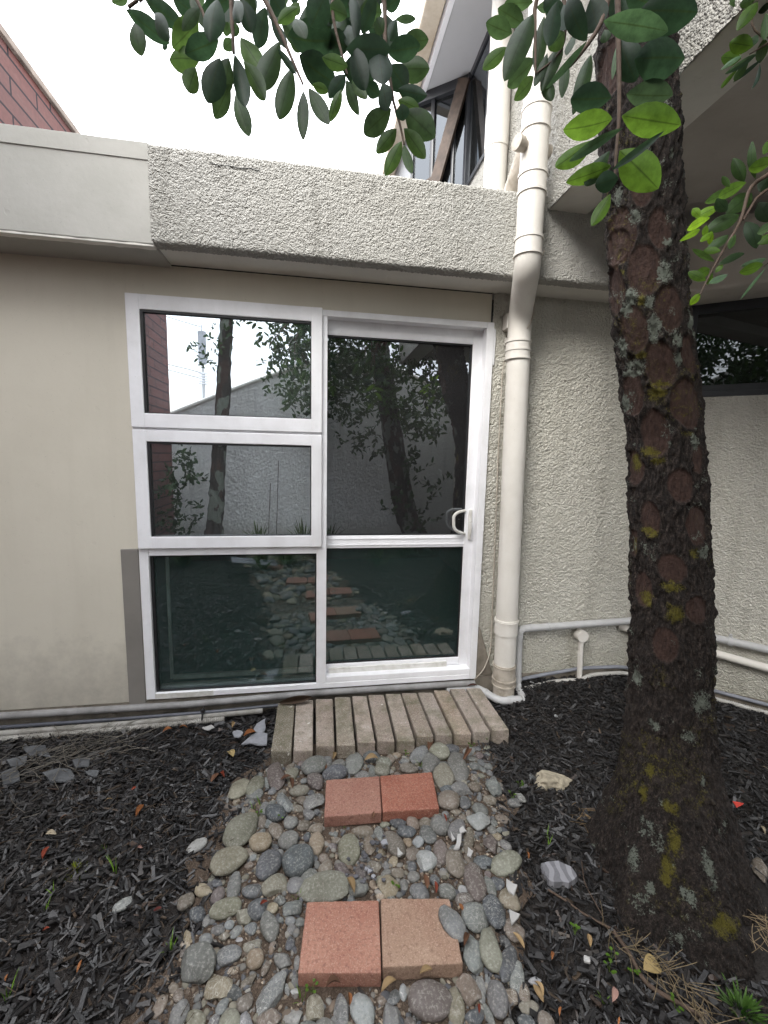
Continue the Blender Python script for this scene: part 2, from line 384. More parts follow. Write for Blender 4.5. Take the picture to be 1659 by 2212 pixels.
def paver_mat(name, cols, speck=.5, mossy=0):
    m = Mt(name, .85, .25); oi = m.n('ShaderNodeObjectInfo')
    vec = m.addv(m.scalev((7, 7, 7), oi.outputs['Location']))
    big = m.noise(5, 4, .6, vec); f = m.noise(260, 3, .6); f2 = m.noise(90, 4, .7)
    c = m.mix(m.ramp(big, [(.35, 0.), (.65, 1.)]), cols[0], cols[1])
    c = m.mix(1.0, c, oi.outputs['Color'], 'MULTIPLY')
    c = m.mix(m.math('MULTIPLY', m.ramp(f, [(.52, 0.), (.66, 1.)]), speck), c, cols[2])
    c = m.mix(m.math('MULTIPLY', m.ramp(f2, [(.5, 0.), (.7, 1.)]), .55), c, tuple(x*.4 for x in cols[0]))
    if mossy:
        g = m.ramp(m.noise(9, 5, .7), [(.46, 0.), (.66, 1.)]); c = m.mix(m.math('MULTIPLY', g, mossy), c, (.075, .08, .035))
        wv = m.ramp(m.noise(34, 1, .5), [(.775, 0.), (.785, 1.)]); c = m.mix(wv, c, (.6, .58, .52))
    return m.fin(c, m.bump(m.math('ADD', f2, m.math('MULTIPLY', f, .5)), .8, .004))
M['paver_pink'] = paver_mat('red concrete paver', ((.235, .105, .078), (.30, .155, .118), (.48, .34, .265)), .5)
M['concrete_brick'] = paver_mat('weathered concrete brick', ((.27, .225, .19), (.36, .315, .28), (.62, .57, .52)), .6, .55)
def stone_mat():
    m = Mt('river stone', .62, .35); oi = m.n('ShaderNodeObjectInfo')
    off = m.n('ShaderNodeVectorMath', operation='SCALE'); m.l(oi.outputs['Location'], off.inputs[0]); off.inputs['Scale'].default_value = 31.0
    vec = m.addv(off.outputs[0])
    a = m.noise(14, 5, .6, vec); b = m.noise(120, 4, .7, vec); v = m.vor(16, 'DISTANCE_TO_EDGE', vec)
    c = m.mix(m.ramp(a, [(.3, .0), (.7, 1.)]), oi.outputs['Color'], m.mix(1., oi.outputs['Color'], (.62, .60, .56), 'MULTIPLY'))
    c = m.mix(m.math('MULTIPLY', m.ramp(b, [(.5, 0.), (.72, 1.)]), .45), c, (.45, .44, .40))
    c = m.mix(m.math('MULTIPLY', m.ramp(b, [(.28, 1.), (.42, 0.)]), .6), c, (.05, .045, .04))
    vein = m.math('MULTIPLY', m.ramp(m.vor(11, 'DISTANCE_TO_EDGE', m.addv(m.noise(9, 3, .5, vec, out='Color'), vec)), [(.0, 1.), (.018, 0.)]), m.ramp(m.math('FRACT', m.math('MULTIPLY', oi.outputs['Random'], 7.3)), [(.72, 0.), (.74, .55)]))
    c = m.mix(vein, c, (.6, .6, .56))
    return m.fin(c, m.bump(m.math('ADD', b, a), .35, .003), m.ramp(a, [(.3, .5), (.7, .8)]))
M['stone'] = stone_mat()
M['slate'] = plain('slate shard', (.24, .245, .265), .7, .3, .2, 60, .4, 30)
M['concrete_chunk'] = plain('broken concrete', (.34, .30, .225), .9, .2, .4, 70, 1.0, 26)

def leaf_mat(name, top, under, trans=.5, rough=.35):
    m = bpy.data.materials.new(name); m.use_nodes = True; t = m.node_tree; t.nodes.clear(); N = t.nodes.new; L = t.links.new
    o = N('ShaderNodeOutputMaterial'); p = N('ShaderNodeBsdfPrincipled'); tl = N('ShaderNodeBsdfTranslucent'); mx = N('ShaderNodeMixShader')
    g = N('ShaderNodeNewGeometry'); at_ = N('ShaderNodeAttribute'); at_.attribute_name = 'tint'
    c = N('ShaderNodeMix'); c.data_type = 'RGBA'; c.inputs['A'].default_value = (*top, 1); c.inputs['B'].default_value = (*under, 1); L(g.outputs['Backfacing'], c.inputs['Factor'])
    c2 = N('ShaderNodeMix'); c2.data_type = 'RGBA'; c2.blend_type = 'MULTIPLY'; c2.inputs['Factor'].default_value = 1
    L(c.outputs['Result'], c2.inputs['A']); L(at_.outputs['Color'], c2.inputs['B'])
    nz_ = N('ShaderNodeTexNoise'); nz_.inputs['Scale'].default_value = 45; nz_.inputs['Detail'].default_value = 6; nz_.inputs['Roughness'].default_value = .65; L(g.outputs['Position'], nz_.inputs['Vector'])
    c3 = N('ShaderNodeMix'); c3.data_type = 'RGBA'; c3.blend_type = 'MULTIPLY'; c3.inputs['Factor'].default_value = .6; L(c2.outputs['Result'], c3.inputs['A']); L(nz_.outputs['Fac'], c3.inputs['B'])
    # midrib, from the alpha channel of the attribute (0 on the rib)
    rr = N('ShaderNodeValToRGB'); rr.color_ramp.elements[0].position = .0; rr.color_ramp.elements[1].position = .09; rr.color_ramp.elements[0].color = (.7, .7, .7, 1); rr.color_ramp.elements[1].color = (0, 0, 0, 1)
    L(at_.outputs['Alpha'], rr.inputs[0])
    c4 = N('ShaderNodeMix'); c4.data_type = 'RGBA'; L(rr.outputs[0], c4.inputs['Factor']); L(c3.outputs['Result'], c4.inputs['A']); c4.inputs['B'].default_value = (*(x*.45 for x in under), 1)
    L(c4.outputs['Result'], p.inputs['Base Color']); p.inputs['Roughness'].default_value = rough; p.inputs['Specular IOR Level'].default_value = .22
    tm = N('ShaderNodeMix'); tm.data_type = 'RGBA'; tm.blend_type = 'MULTIPLY'; tm.inputs['Factor'].default_value = 1; L(at_.outputs['Color'], tm.inputs['A'])
    vr = N('ShaderNodeMapRange'); vr.inputs['From Min'].default_value = .3; vr.inputs['From Max'].default_value = .7; vr.inputs['To Min'].default_value = .6; vr.inputs['To Max'].default_value = 1.35; L(nz_.outputs['Fac'], vr.inputs['Value']); tm.inputs['B'].default_value = (.075, .125, .045, 1)
    t4 = N('ShaderNodeMix'); t4.data_type = 'RGBA'; L(rr.outputs[0], t4.inputs['Factor']); L(tm.outputs['Result'], t4.inputs['A']); t4.inputs['B'].default_value = (.04, .06, .01, 1)
    t5 = N('ShaderNodeMix'); t5.data_type = 'RGBA'; t5.blend_type = 'MULTIPLY'; t5.inputs['Factor'].default_value = 1; L(t4.outputs['Result'], t5.inputs['A']); L(vr.outputs[0], t5.inputs['B']); L(t5.outputs['Result'], tl.inputs[0]); mx.inputs[0].default_value = trans
    bp = N('ShaderNodeBump'); bp.inputs['Strength'].default_value = .25; bp.inputs['Distance'].default_value = .002; L(nz_.outputs['Fac'], bp.inputs['Height']); L(bp.outputs[0], p.inputs['Normal'])
    L(p.outputs[0], mx.inputs[1]); L(tl.outputs[0], mx.inputs[2]); L(mx.outputs[0], o.inputs[0]); return m
M['leaf'] = leaf_mat('tree leaf', (.016, .033, .021), (.027, .052, .027), .42, .5)
M['leaf_far'] = leaf_mat('shrub leaf', (.04, .075, .03), (.09, .12, .06), .25, .45)
M['leaf_dead'] = leaf_mat('dead leaf', (.9, .9, .9), (.8, .8, .8), .12, .7)
M['grass'] = leaf_mat('grass blade', (.16, .26, .05), (.18, .26, .07), .35, .5)
M['twig'] = plain('twig bark', (.075, .052, .038), .8, .3, .3, 90, .5, 40)
def bark():
    m = Mt('tree bark', .85, .3); a = m.attr(); x = m.n('ShaderNodeSeparateColor'); m.l(a, x.inputs[0])
    st = m.noise(1, 6, .72, m.scalev((110, 110, 34))); fn = m.noise(170, 5, .8); wd = m.noise(5, 4); pt = m.noise(48, 4, .7)
    base = m.ramp(m.math('ADD', m.math('MULTIPLY', st, .6), m.math('MULTIPLY', fn, .4)), [(.40, (.005, .004, .0035)), (.5, (.022, .016, .013)), (.58, (.065, .048, .040)), (.68, (.17, .135, .115))])
    base = m.mix(m.math('MULTIPLY', m.ramp(wd, [(.5, 0.), (.7, 1.)]), .35), base, (.05, .038, .032))
    scar = m.ramp(m.noise(1, 5, .65, m.scalev((90, 90, 34))), [(.3, (.035, .018, .014)), (.7, (.10, .055, .042))])
    c = m.mix(m.math('MULTIPLY', x.outputs[0], .9), base, scar)
    def patch(ch, lo, hi, k=1.5): return m.ramp(m.math('ADD', ch, m.math('MULTIPLY', m.math('SUBTRACT', m.math('ADD', m.math('MULTIPLY', fn, .55), m.math('MULTIPLY', pt, .45)), .5), k)), [(lo, 0.), (hi, 1.)])
    c = m.mix(patch(x.outputs[1], .50, .85, 3.2), c, m.mix(fn, (.04, .036, .008), (.21, .18, .02)))
    c = m.mix(patch(x.outputs[2], .56, .72, 3.6), c, m.mix(fn, (.09, .10, .08), (.27, .30, .25)))
    sp = m.ramp(m.noise(75, 3), [(.76, 0.), (.79, 1.)]); c = m.mix(m.math('MULTIPLY', sp, .4), c, (.22, .23, .20))
    return m.fin(c, m.bump(m.math('ADD', st, m.math('MULTIPLY', fn, .9)), 1., .02))
M['bark'] = bark()
# ================================================================ GROUND
def gh(x, y):
    x = np.asarray(x, float); y = np.asarray(y, float)
    z = .085*sstep(x, 1.85, 2.3)*sstep(y, -.75, -.05)
    z = z+.055*np.exp(-((x-2.17)**2+(y+1.25)**2)/.16)
    P = np.stack([x*1.7, y*1.7, x*0], -1).reshape(-1, 3)
    z = z+((fbm(P, 3, 5)-.5)*.05).reshape(x.shape)*sstep(-y, -.05, .5)
    return z-.004
def flat_grid(x0, x1, y0, y1, step, f):
    xs = np.linspace(x0, x1, int((x1-x0)/step)+1); ys = np.linspace(y0, y1, int((y1-y0)/step)+1)
    X, Y = np.meshgrid(xs, ys, indexing='ij'); Z = f(X, Y)
    return np.stack([X, Y, Z], -1).reshape(-1, 3), grid_faces(len(xs), len(ys))[:, ::-1], X, Y
# one sheet out to the horizon: a fine middle inside a coarse border
xs = np.r_[-600, -60, -12, -6, np.linspace(-2.2, 4.6, 170), 7, 12, 60, 600]; ys = np.r_[-600, -60, -12, -7, np.linspace(-5.2, .3, 140), 2, 6, 20, 60, 600]
X, Y = np.meshgrid(xs, ys, indexing='ij'); Z = gh(X, Y)
inside = sstep(X, -2.2, -1.5)*(1-sstep(X, 3.9, 4.6))*sstep(Y, -5.2, -4.6)*(1-sstep(Y, .25, .3)); Z = Z*inside-.01
Z += (fbm(np.stack([X*22, Y*22, X*0], -1).reshape(-1, 3), 2, 9).reshape(X.shape)-.5)*.02*inside
solo('ground', np.stack([X, Y, Z], -1).reshape(-1, 3), grid_faces(len(xs), len(ys))[:, ::-1], M['soil'], None, None, kind='structure', org=np.zeros(3))
# sandy bed under the stones: irregular edge
def path_edges(y):
    yy = np.array([-5, -3.4, -2.4, -1.75, -1.45, -1.2, -.95, -.75, -.6, -.48, -.35])
    L = np.array([-.45, .0, .26, .44, .46, .50, .53, .56, .56, .69, .72])
    Rr = np.array([.45, .95, 1.28, 1.38, 1.43, 1.55, 1.66, 1.72, 1.74, 1.78, 1.84])
    return np.interp(y, yy, L), np.interp(y, yy, Rr)
def path_dist(x, y):
    l, r = path_edges(y); wob = (fbm(np.stack([np.ravel(x)*9, np.ravel(y)*9, np.ravel(x)*0], -1), 3, 21).reshape(np.shape(x))-.5)*.22
    return np.minimum(x-l, r-x)+wob
ny, nx = 260, 80
yy = np.linspace(-5, -.35, ny); V = []
for k, y in enumerate(yy):
    l, r = path_edges(y); e = (fbm(np.array([[y*9, 1, 1], [y*9, 7, 1]]), 3, 33)-.5)*.22
    V.append(np.stack([np.linspace(l-.02+e[0], r+.02+e[1], nx), np.full(nx, y), np.zeros(nx)], 1))
V = np.concatenate(V); V[:, 2] = gh(V[:, 0], V[:, 1])+.006+(fbm(V*60, 2, 4)-.5)*.006
solo('path', V, grid_faces(ny, nx)[:, ::-1][:, ::-1], M['dirt'], None, None, kind='structure', org=np.zeros(3))

# ================================================================ HOUSE
house = thing('house', 'cream roughcast house with white sliding door under a deep parapet beam', 'house', (.9, 0, 0))
XW = -1.30      # inner face of the clad building

def relief(P, amp, s=.0050):
    a = fbm(P/s, 2, 3); b = fbm(P/.014, 2, 8)
    return ((a-.5)*2.6+(b-.5)*.9)*amp
def relief_band(name, prof, u0, u1, o, u, n, mat, res=.0038, amp=.0036, ends=True, smooth_z=None, label=None):
    """profile [(out, z)...] swept along u from origin o; n = outward"""
    o = np.array(o, float); u = np.array(u, float); n = np.array(n, float)
    pp = fillet([(p[0], p[1], 0) for p in prof], .018, 5); pp = resample(pp, res)[:, :2]
    t = np.gradient(pp, axis=0); t /= np.linalg.norm(t, axis=1, keepdims=True); pn = np.stack([-t[:, 1], t[:, 0]], 1)
    us = np.linspace(u0, u1, int((u1-u0)/res)+1)
    Z3 = np.array([0, 0, 1.])
    base = (o+us[:, None, None]*u+pp[None, :, 0:1]*n+pp[None, :, 1:2]*Z3); nn = pn[:, 0:1]*n+pn[:, 1:2]*Z3
    V = base.reshape(-1, 3); N_ = np.broadcast_to(nn[None], base.shape).reshape(-1, 3)
    V = V+N_*relief(V, amp)[:, None]
    return part(name, V, grid_faces(len(us), len(pp)), mat, house, label=label)
# profile runs top-back -> top-front -> bottom-front -> back along the soffit; left normal of travel must point outwards
YF = -.25
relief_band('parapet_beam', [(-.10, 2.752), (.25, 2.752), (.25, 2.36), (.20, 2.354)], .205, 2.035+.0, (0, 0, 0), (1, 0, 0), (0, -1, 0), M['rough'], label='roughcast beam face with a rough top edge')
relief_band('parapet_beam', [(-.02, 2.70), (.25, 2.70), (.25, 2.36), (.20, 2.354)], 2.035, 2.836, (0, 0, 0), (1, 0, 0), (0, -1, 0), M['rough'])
V, Fc = rbox(XW, .212, -.246, .24, 2.352, 2.735, .006, (6, 1, 1), .002, .06)
part('parapet_beam', V, Fc, M['fascia_smooth'], house, label='smooth painted end of the beam')
V, Fc = rbox(XW, .208, -.2505, .25, 2.683, 2.752, .002, (50, 1, 2), .005, .09, seed=3)
part('cap_flashing', V, Fc, M['fascia_smooth'], house)
ck = [on(1, -.253, *p_) for p_ in ((452, 353), (475, 357), (495, 358), (515, 363), (540, 364), (562, 369))]
V, Fc = tube(resample(ck, .01)+np.random.RandomState(5).normal(0, .0012, (len(resample(ck, .01)), 3)), .0016, 6); part('crack', V, Fc, M['gasket'], house)
V, Fc = join([rbox(.211, 2.03, -.235, .25, 2.37, 2.735, 0), rbox(2.03, 3.0, -.235, .25, 2.37, 2.665, 0)])
part('beam_core', V, Fc, M['soffit'], house)
V, Fc = rbox(XW, 1.90, -.243, .0, 2.366, 2.372, 0)
part('soffit', V, Fc, M['soffit'], house)
V, Fc = rbox(XW, .214, -.243, -.205, 2.343, 2.360, .004, (60, 1, 1), .010, .03, seed=2)
part('drip_edge', V, Fc, M['soffit'], house)
# smooth wall panels round the door
V, Fc = join([rbox(XW, -.001, -.004, .10, .10, 2.366, .0), rbox(0, 1.872, -.004, .10, 2.212, 2.361, .0)])
part('wall_panel', V, Fc, M['smooth'], house, smooth=False, label='smooth beige painted wall')
V, Fc = rbox(.17, 1.872, -.0045, .0, 2.3605, 2.3665, 0); part('joint', V, Fc, M['gasket'], house)
V, Fc = rbox(-.088, -.003, -.014, -.004, .085, .953, .004); part('shadow_strip', V, Fc, M['taupe'], house, label='dark taupe strip standing for a shadow beside the door frame')  # thin raised strip, its dark colour stands for a shadow on the wall
# roughcast walls
def rwall(name, o, u, n, w_, z0, z1, label=None, res=.0036, amp=.0050, x0=0):
    o = np.array(o, float); u = np.array(u, float); n = np.array(n, float)
    us = np.linspace(x0, w_, int((w_-x0)/res)+1); zs = np.linspace(z0, z1, int((z1-z0)/res)+1)
    B = (o+us[:, None, None]*u+zs[None, :, None]*np.array([0, 0, 1.])).reshape(-1, 3)
    edge = np.minimum(1, (B[:, 2]-z0)/.03+.1)
    B = B+n*(relief(B, amp, .0062)+.001)[:, None]
    return part(name, B, grid_faces(len(us), len(zs)), M['rough_wall'], house, label=label)
rwall('roughcast_wall', (0, 0, 0), (1, 0, 0), (0, -1, 0), 2.925, .12, 2.38, 'roughcast wall behind the downpipe', x0=1.885)
BD = np.array([.79, -.613, 0]); BD /= np.linalg.norm(BD); BN = np.array([-BD[1]*-1, 0, 0]); BN = np.array([BD[1], -BD[0], 0])
CB = np.array([2.92, 0, 0])
# window opening in wall B starts .16 m from the corner, z 1.86 .. 2.36
WB0 = .155
for a, b, z0, z1 in ((0, 1.6, .10, 1.855), (0, WB0, 1.855, 2.38)):
    us = np.linspace(a, b, int((b-a)/.0036)+1); zs = np.linspace(z0, z1, int((z1-z0)/.0036)+1)
    B = (CB+us[:, None, None]*BD+zs[None, :, None]*np.array([0, 0, 1.])).reshape(-1, 3); B = B+BN*(relief(B, .0050, .0062)+.001)[:, None]
    part('roughcast_wall', B, grid_faces(len(us), len(zs)), M['rough_wall'], house, label='roughcast wall under the dark window' if a == 0 and b > 1 else None)
def obox(o, u, n, a0, a1, b0, b1, z0, z1, r=.003, **k):   # box along u (a), outward n (b)
    V, Fc = rbox(a0, a1, b0, b1, z0, z1, r, **k); o = np.array(o, float)
    W_ = o+V[:, 0:1]*np.array(u)+V[:, 1:2]*np.array(n)+V[:, 2:3]*np.array([0, 0, 1.])
    if np.dot(np.cross(u, n), (0, 0, 1)) < 0: Fc = [tuple(reversed(f)) for f in Fc]
    return W_, Fc
V, Fc = join([obox(CB, BD, BN, WB0, 2.6, -.03, -.012, 2.31, 2.37, .002), obox(CB, BD, BN, WB0, 2.6, -.02, .006, 1.842, 1.872, .002), obox(CB, BD, BN, WB0, 2.6, -.03, -.008, 1.872, 1.91, .002), obox(CB, BD, BN, WB0, WB0+.04, -.03, -.01, 1.872, 2.36, .002)])
wf = part('window_frame', V, Fc, M['steel'], house, label='black aluminium frame of the dark side window')
V, Fc = obox(CB, BD, BN, WB0+.03, 2.6, -.028, -.022, 1.90, 2.35, 0); part('pane', V, Fc, M['glass_far'], wf)
V, Fc = join([obox(CB, BD, BN, .1, 2.6, -.5, -.034, 1.7, 2.5, 0)]); part('dark_backing', V, Fc, M['gasket'], house)  # black block behind the pane stands for the unlit interior
# beam and soffit over wall B
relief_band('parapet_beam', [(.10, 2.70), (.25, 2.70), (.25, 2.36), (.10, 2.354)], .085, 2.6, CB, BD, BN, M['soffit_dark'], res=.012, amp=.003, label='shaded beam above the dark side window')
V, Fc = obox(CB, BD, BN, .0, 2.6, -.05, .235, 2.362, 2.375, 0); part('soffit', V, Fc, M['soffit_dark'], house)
# plinth
V, Fc = join([rbox(1.89, 2.93, -.006, .05, -.05, .122, 0), obox(CB, BD, BN, -.01, 2.4, -.05, .006, -.05, .105, 0), rbox(XW, 1.89, -.002, .08, -.05, .098, 0)])
part('plinth', V, Fc, M['plinth'], house, smooth=False)
V, Fc = rbox(1.893, 2.0, -.012, .0, .13, .44, .003)
V[:, 0] -= np.where(V[:, 2] > .3, (V[:, 0]-1.893)*.9*(V[:, 2] > .4), 0); part('patch_panel', V, Fc, M['plinth'], house, label='bare fibre-cement patch low beside the door frame')

# ---- upper storey
UX = 2.035
def rough_plane(name, pts_fn, nu, nv, n, mat, amp=.004, label=None):
    U, W_ = np.meshgrid(np.linspace(0, 1, nu), np.linspace(0, 1, nv), indexing='ij')
    P = pts_fn(U.ravel()[:, None], W_.ravel()[:, None]); P = P+np.array(n)*relief(P, amp)[:, None]
    return part(name, P, grid_faces(nu, nv), mat, house, label=label)
# upper wall facing the court (plane x = UX): solid from y -3.4 to .60; under the window from .6 to 3
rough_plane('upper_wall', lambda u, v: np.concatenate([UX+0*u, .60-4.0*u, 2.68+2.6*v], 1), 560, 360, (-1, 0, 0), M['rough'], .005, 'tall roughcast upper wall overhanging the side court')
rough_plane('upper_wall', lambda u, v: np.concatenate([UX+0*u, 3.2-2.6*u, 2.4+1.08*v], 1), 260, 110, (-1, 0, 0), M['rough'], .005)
V, Fc = rbox(UX+.01, 2.25, -3.4, -.24, 2.684, 2.79, .004); part('overhang_edge', V, Fc, M['soffit'], house, label='pale underside strip along the overhanging upper wall')
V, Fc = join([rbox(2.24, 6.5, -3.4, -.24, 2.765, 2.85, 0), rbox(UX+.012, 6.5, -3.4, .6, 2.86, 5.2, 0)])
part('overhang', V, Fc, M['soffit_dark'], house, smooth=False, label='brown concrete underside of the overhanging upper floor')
# corner glazing above the roof
g0 = np.array([2.035, 1.02, 0]); gd = np.array([-.79, .613, 0]); gn = np.array([-.613, -.79, 0])
ZS_, ZH = 3.48, 4.24
V, Fc = join([rbox(2.02, 2.03, .60, 1.02, ZS_-.02, ZS_+.01, 0), rbox(2.018, 2.04, .60, .63, ZS_, ZH, 0), rbox(2.01, 2.05, .99, 1.04, 2.6, ZH, .003), rbox(2.02, 2.05, .60, 1.02, ZH-.04, ZH, 0)]+
             [obox(g0, gd, gn, a, a+wd, -.02, .02, 2.6, ZH, .003) for a, wd in ((.10, .022), (.27, .03), (.44, .02))]+[obox(g0, gd, gn, 0, .46, -.01, .03, ZH-.07, ZH-.002, .003)])
cw = part('corner_window', V, Fc, M['steel'], house, label='dark corner window above the flat roof')
V, Fc = join([rbox(2.030, 2.036, .62, 1.0, ZS_, ZH-.03, 0), obox(g0, gd, gn, .01, .45, -.01, -.004, 2.6, ZH-.06, 0)])
part('pane', V, Fc, M['glass_far'], cw)
V, Fc = join([rbox(2.06, 5, .61, 3.2, 2.5, 5, 0), obox(g0, gd, gn, .03, .44, -.6, -.06, 2.5, ZH, 0), rbox(1.70, 2.3, 1.35, 4.0, 2.5, ZH, 0)]); part('upper_room', V, Fc, M['steel'], house, smooth=False)
def beam(p, q, wdt, th, n):
    p = np.array(p, float); q = np.array(q, float); u = q-p; L = np.linalg.norm(u); u /= L; n = np.array(n, float); s = np.cross(u, n)
    V, Fc = rbox(0, L, -wdt/2, wdt/2, 0, th, .003); return p+V[:, 0:1]*u+V[:, 1:2]*s+V[:, 2:3]*n, Fc
pa = g0+gd*.06+gn*.03; 
V, Fc = join([beam(g0+gd*.03+gn*.03+[0, 0, ZH-.04], g0+gd*.44+gn*.03+[0, 0, 2.9], .085, .03, gn), beam(g0+gd*.18+gn*.03+[0, 0, 3.62], g0+gd*.45+gn*.03+[0, 0, 3.55], .02, .02, gn), beam(g0+gd*.2+gn*.03+[0, 0, 3.2], g0+gd*.45+gn*.03+[0, 0, 3.12], .03, .02, gn)])
part('brace', V, Fc, M['timber_dark'], cw, label='brown diagonal timber in front of the dark glass')
# eave of the upper roof
EX0, EX1 = 1.75, 1.60
V, Fc = rbox(EX0, 4.0, -3.2, 4.2, ZH, ZH+.03, 0); part('eave_soffit', V, Fc, M['eave'], house)
V, Fc = join([rbox(EX0-.035, EX0, -3.2, 4.2, ZH-.01, ZH+.10, .003)]); part('fascia_board', V, Fc, M['white_metal'], house)
V, Fc = rbox(EX1-.02, EX0-.037, -3.2, 4.2, ZH+.02, ZH+.16, .03); part('gutter', V, Fc, M['gutter'], house)
V, Fc = join([rbox(EX0, 6, -3.2, 4.2, ZH+.04, ZH+.5, 0), rbox(XW, 2.03, -.1, 3.2, 2.50, 2.62, 0)]); part('roof', V, Fc, M['eave'], house, smooth=False)
# ---- room behind the glass
V, Fc = join([rbox(-.6, 2.6, .10, 3.2, .02, .10, 0)]); part('room_floor', V, Fc, M['carpet'], house, smooth=False)
V, Fc = join([rbox(-.7, -.6, .10, 3.2, 0, 2.5, 0), rbox(2.6, 2.7, .1, 3.2, 0, 2.5, 0), rbox(-.7, 2.7, 3.2, 3.3, 0, 2.5, 0), rbox(-.7, 2.7, .1, 3.3, 2.40, 2.5, 0), rbox(-.7, 0, .10, .12, 0, 2.5, 0), rbox(1.89, 2.7, .10, .12, 0, 2.5, 0)])
part('room_wall', V, Fc, M['dark_in'], house, smooth=False)

# ---- window and door unit
V, Fc = join([rbox(0, .046, -.014, .09, .112, 2.21, .003), rbox(.046, 1.848, -.014, .09, 2.178, 2.21, .003), rbox(1.848, 1.89, -.016, .09, .112, 2.21, .003),
              rbox(.917, .972, -.014, .08, .145, 2.178, .003), rbox(.046, .917, -.010, .05, 1.54, 1.60, .003), rbox(.046, .917, -.013, .06, .915, .960, .003),
              rbox(.046, 1.848, -.014, .10, .112, .143, .003), rbox(.972, 1.848, -.011, .10, .1435, .178, .004), rbox(1.8485, 1.862, .0, .09, .18, 2.178, .002)])
fr = part('door_frame', V, Fc, M['frame'], house, label='white aluminium frame of the sliding door and windows')
V, Fc = rbox(.046, .35, -.0155, -.0135, .1125, .142, .0); part('weathered_strip', V, Fc, M['frame_dirty'], fr, label='peeling grimy bottom corner of the frame')
def sash(nm, x0, x1, z0, z1, gx0, gx1, gz0, gz1, gm, lab, yf=-.034):
    V, Fc = join([rbox(x0, gx0, yf, .02, z0, z1, .004), rbox(gx1, x1, yf, .02, z0, z1, .004), rbox(gx0-.002, gx1+.002, yf+.0015, .02, gz1, z1, .004), rbox(gx0-.002, gx1+.002, yf+.0015, .02, z0, gz0, .004),
                  ])
    s = part(nm, V, Fc, M['frame'], house, label=lab)
    V, Fc = join([rbox(gx0, gx0+.012, yf+.008, yf+.02, gz0, gz1, 0), rbox(gx1-.005, gx1, yf+.008, yf+.02, gz0, gz1, 0), rbox(gx0+.012, gx1-.005, yf+.008, yf+.02, gz1-.010, gz1, 0), rbox(gx0+.012, gx1-.005, yf+.008, yf+.02, gz0, gz0+.004, 0)])
    part('gasket', V, Fc, M['gasket'], s)
    V, Fc = rbox(gx0-.01, gx1+.01, yf+.022, yf+.028, gz0-.01, gz1+.01, 0); part('pane', V, Fc, gm, s, smooth=False)
    return s
s1 = sash('window_sash', .003, .944, 1.578, 2.213, .066, .888, 1.648, 2.142, M['glass_bright'], 'top white window sash reflecting sky and tree')
s2 = sash('window_sash', .005, .944, .957, 1.566, .070, .888, 1.020, 1.508, M['glass_bright'], 'middle white window sash reflecting a roughcast wall')
V, Fc = join([rbox(.047, .061, .004, .02, .144, .914, 0), rbox(.911, .9165, .004, .02, .144, .914, 0), rbox(.061, .911, .004, .02, .905, .9145, 0), rbox(.061, .911, .004, .02, .144, .150, 0)])
bw = part('fixed_window', V, Fc, M['gasket'], house, label='bottom fixed pane with teal floor showing through')
V, Fc = rbox(.05, .915, .022, .028, .145, .914, 0); part('pane', V, Fc, M['glass_low'], bw, smooth=False)
V, Fc = join([rbox(.10, .115, .07, .09, .18, .9, .002), rbox(.115, .90, .07, .09, .175, .20, .002), rbox(.10, .90, .05, .07, .150, .162, .002)]); part('inner_frame', V, Fc, M['frame_dirty'], bw)
SC = 1.019
sx = lambda x: .897+(x-.897)*SC
sz = lambda z: 1.464+(z-1.464)*SC
yp = .045
V, Fc = join([rbox(.96, sx(1.778), yp+.001, yp+.035, sz(2.090), 2.19, .003), rbox(sx(1.776), sx(1.846), yp, yp+.036, .17, 2.19, .003), rbox(.96, sx(1.778), yp+.001, yp+.034, sz(.940), sz(1.012), .003),
              rbox(.96, sx(1.778), yp+.001, yp+.035, sz(.205), sz(.252), .003), rbox(.96, sx(1.778), yp-.003, yp+.002, sz(.956), sz(.962), 0), rbox(.96, sx(1.778), yp-.003, yp+.002, sz(.992), sz(.998), 0)])
sd_ = part('sliding_door', V, Fc, M['frame'], house, label='white sliding door panel with a mid rail and dark glass')
V, Fc = join([rbox(sx(1.770), sx(1.776), yp+.006, yp+.02, sz(1.012), sz(2.09), 0), rbox(.96, sx(1.77), yp+.006, yp+.02, sz(2.082), sz(2.09), 0), rbox(.96, sx(1.77), yp+.006, yp+.02, sz(1.012), sz(1.017), 0),
              rbox(sx(1.770), sx(1.776), yp+.006, yp+.02, sz(.252), sz(.94), 0), rbox(.96, sx(1.77), yp+.006, yp+.02, sz(.934), sz(.94), 0), rbox(.96, sx(1.77), yp+.006, yp+.02, sz(.252), sz(.257), 0)])
part('gasket', V, Fc, M['gasket'], sd_)
V, Fc = rbox(.955, sx(1.78), yp+.021, yp+.027, sz(1.0), sz(2.1), 0); part('pane', V, Fc, M['glass_dark'], sd_, smooth=False, label='dark upper door pane')
V, Fc = rbox(.955, sx(1.78), yp+.021, yp+.027, sz(.24), sz(.95), 0); part('pane', V, Fc, M['glass_low'], sd_, smooth=False, label='lower door pane')
V, Fc = rbox(.99, sx(1.70), yp-.012, yp+.001, sz(.185), sz(.232), .002); part('threshold_rail', V, Fc, M['frame_dirty'], sd_)
hp = [on(1, yp-.004, 1004, 1103), on(1, yp-.035, 990, 1106), on(1, yp-.04, 980, 1114), on(1, yp-.04, 980, 1140), on(1, yp-.035, 988, 1149), on(1, yp-.004, 1003, 1153)]
V, Fc = tube(fillet(hp, .02, 5), .009, 12); part('handle', V, Fc, M['frame_dirty'], sd_, label='white D-shaped pull handle')
a = on(1, yp-.01, 1010, 1166); b = on(1, yp-.01, 1020, 1100)
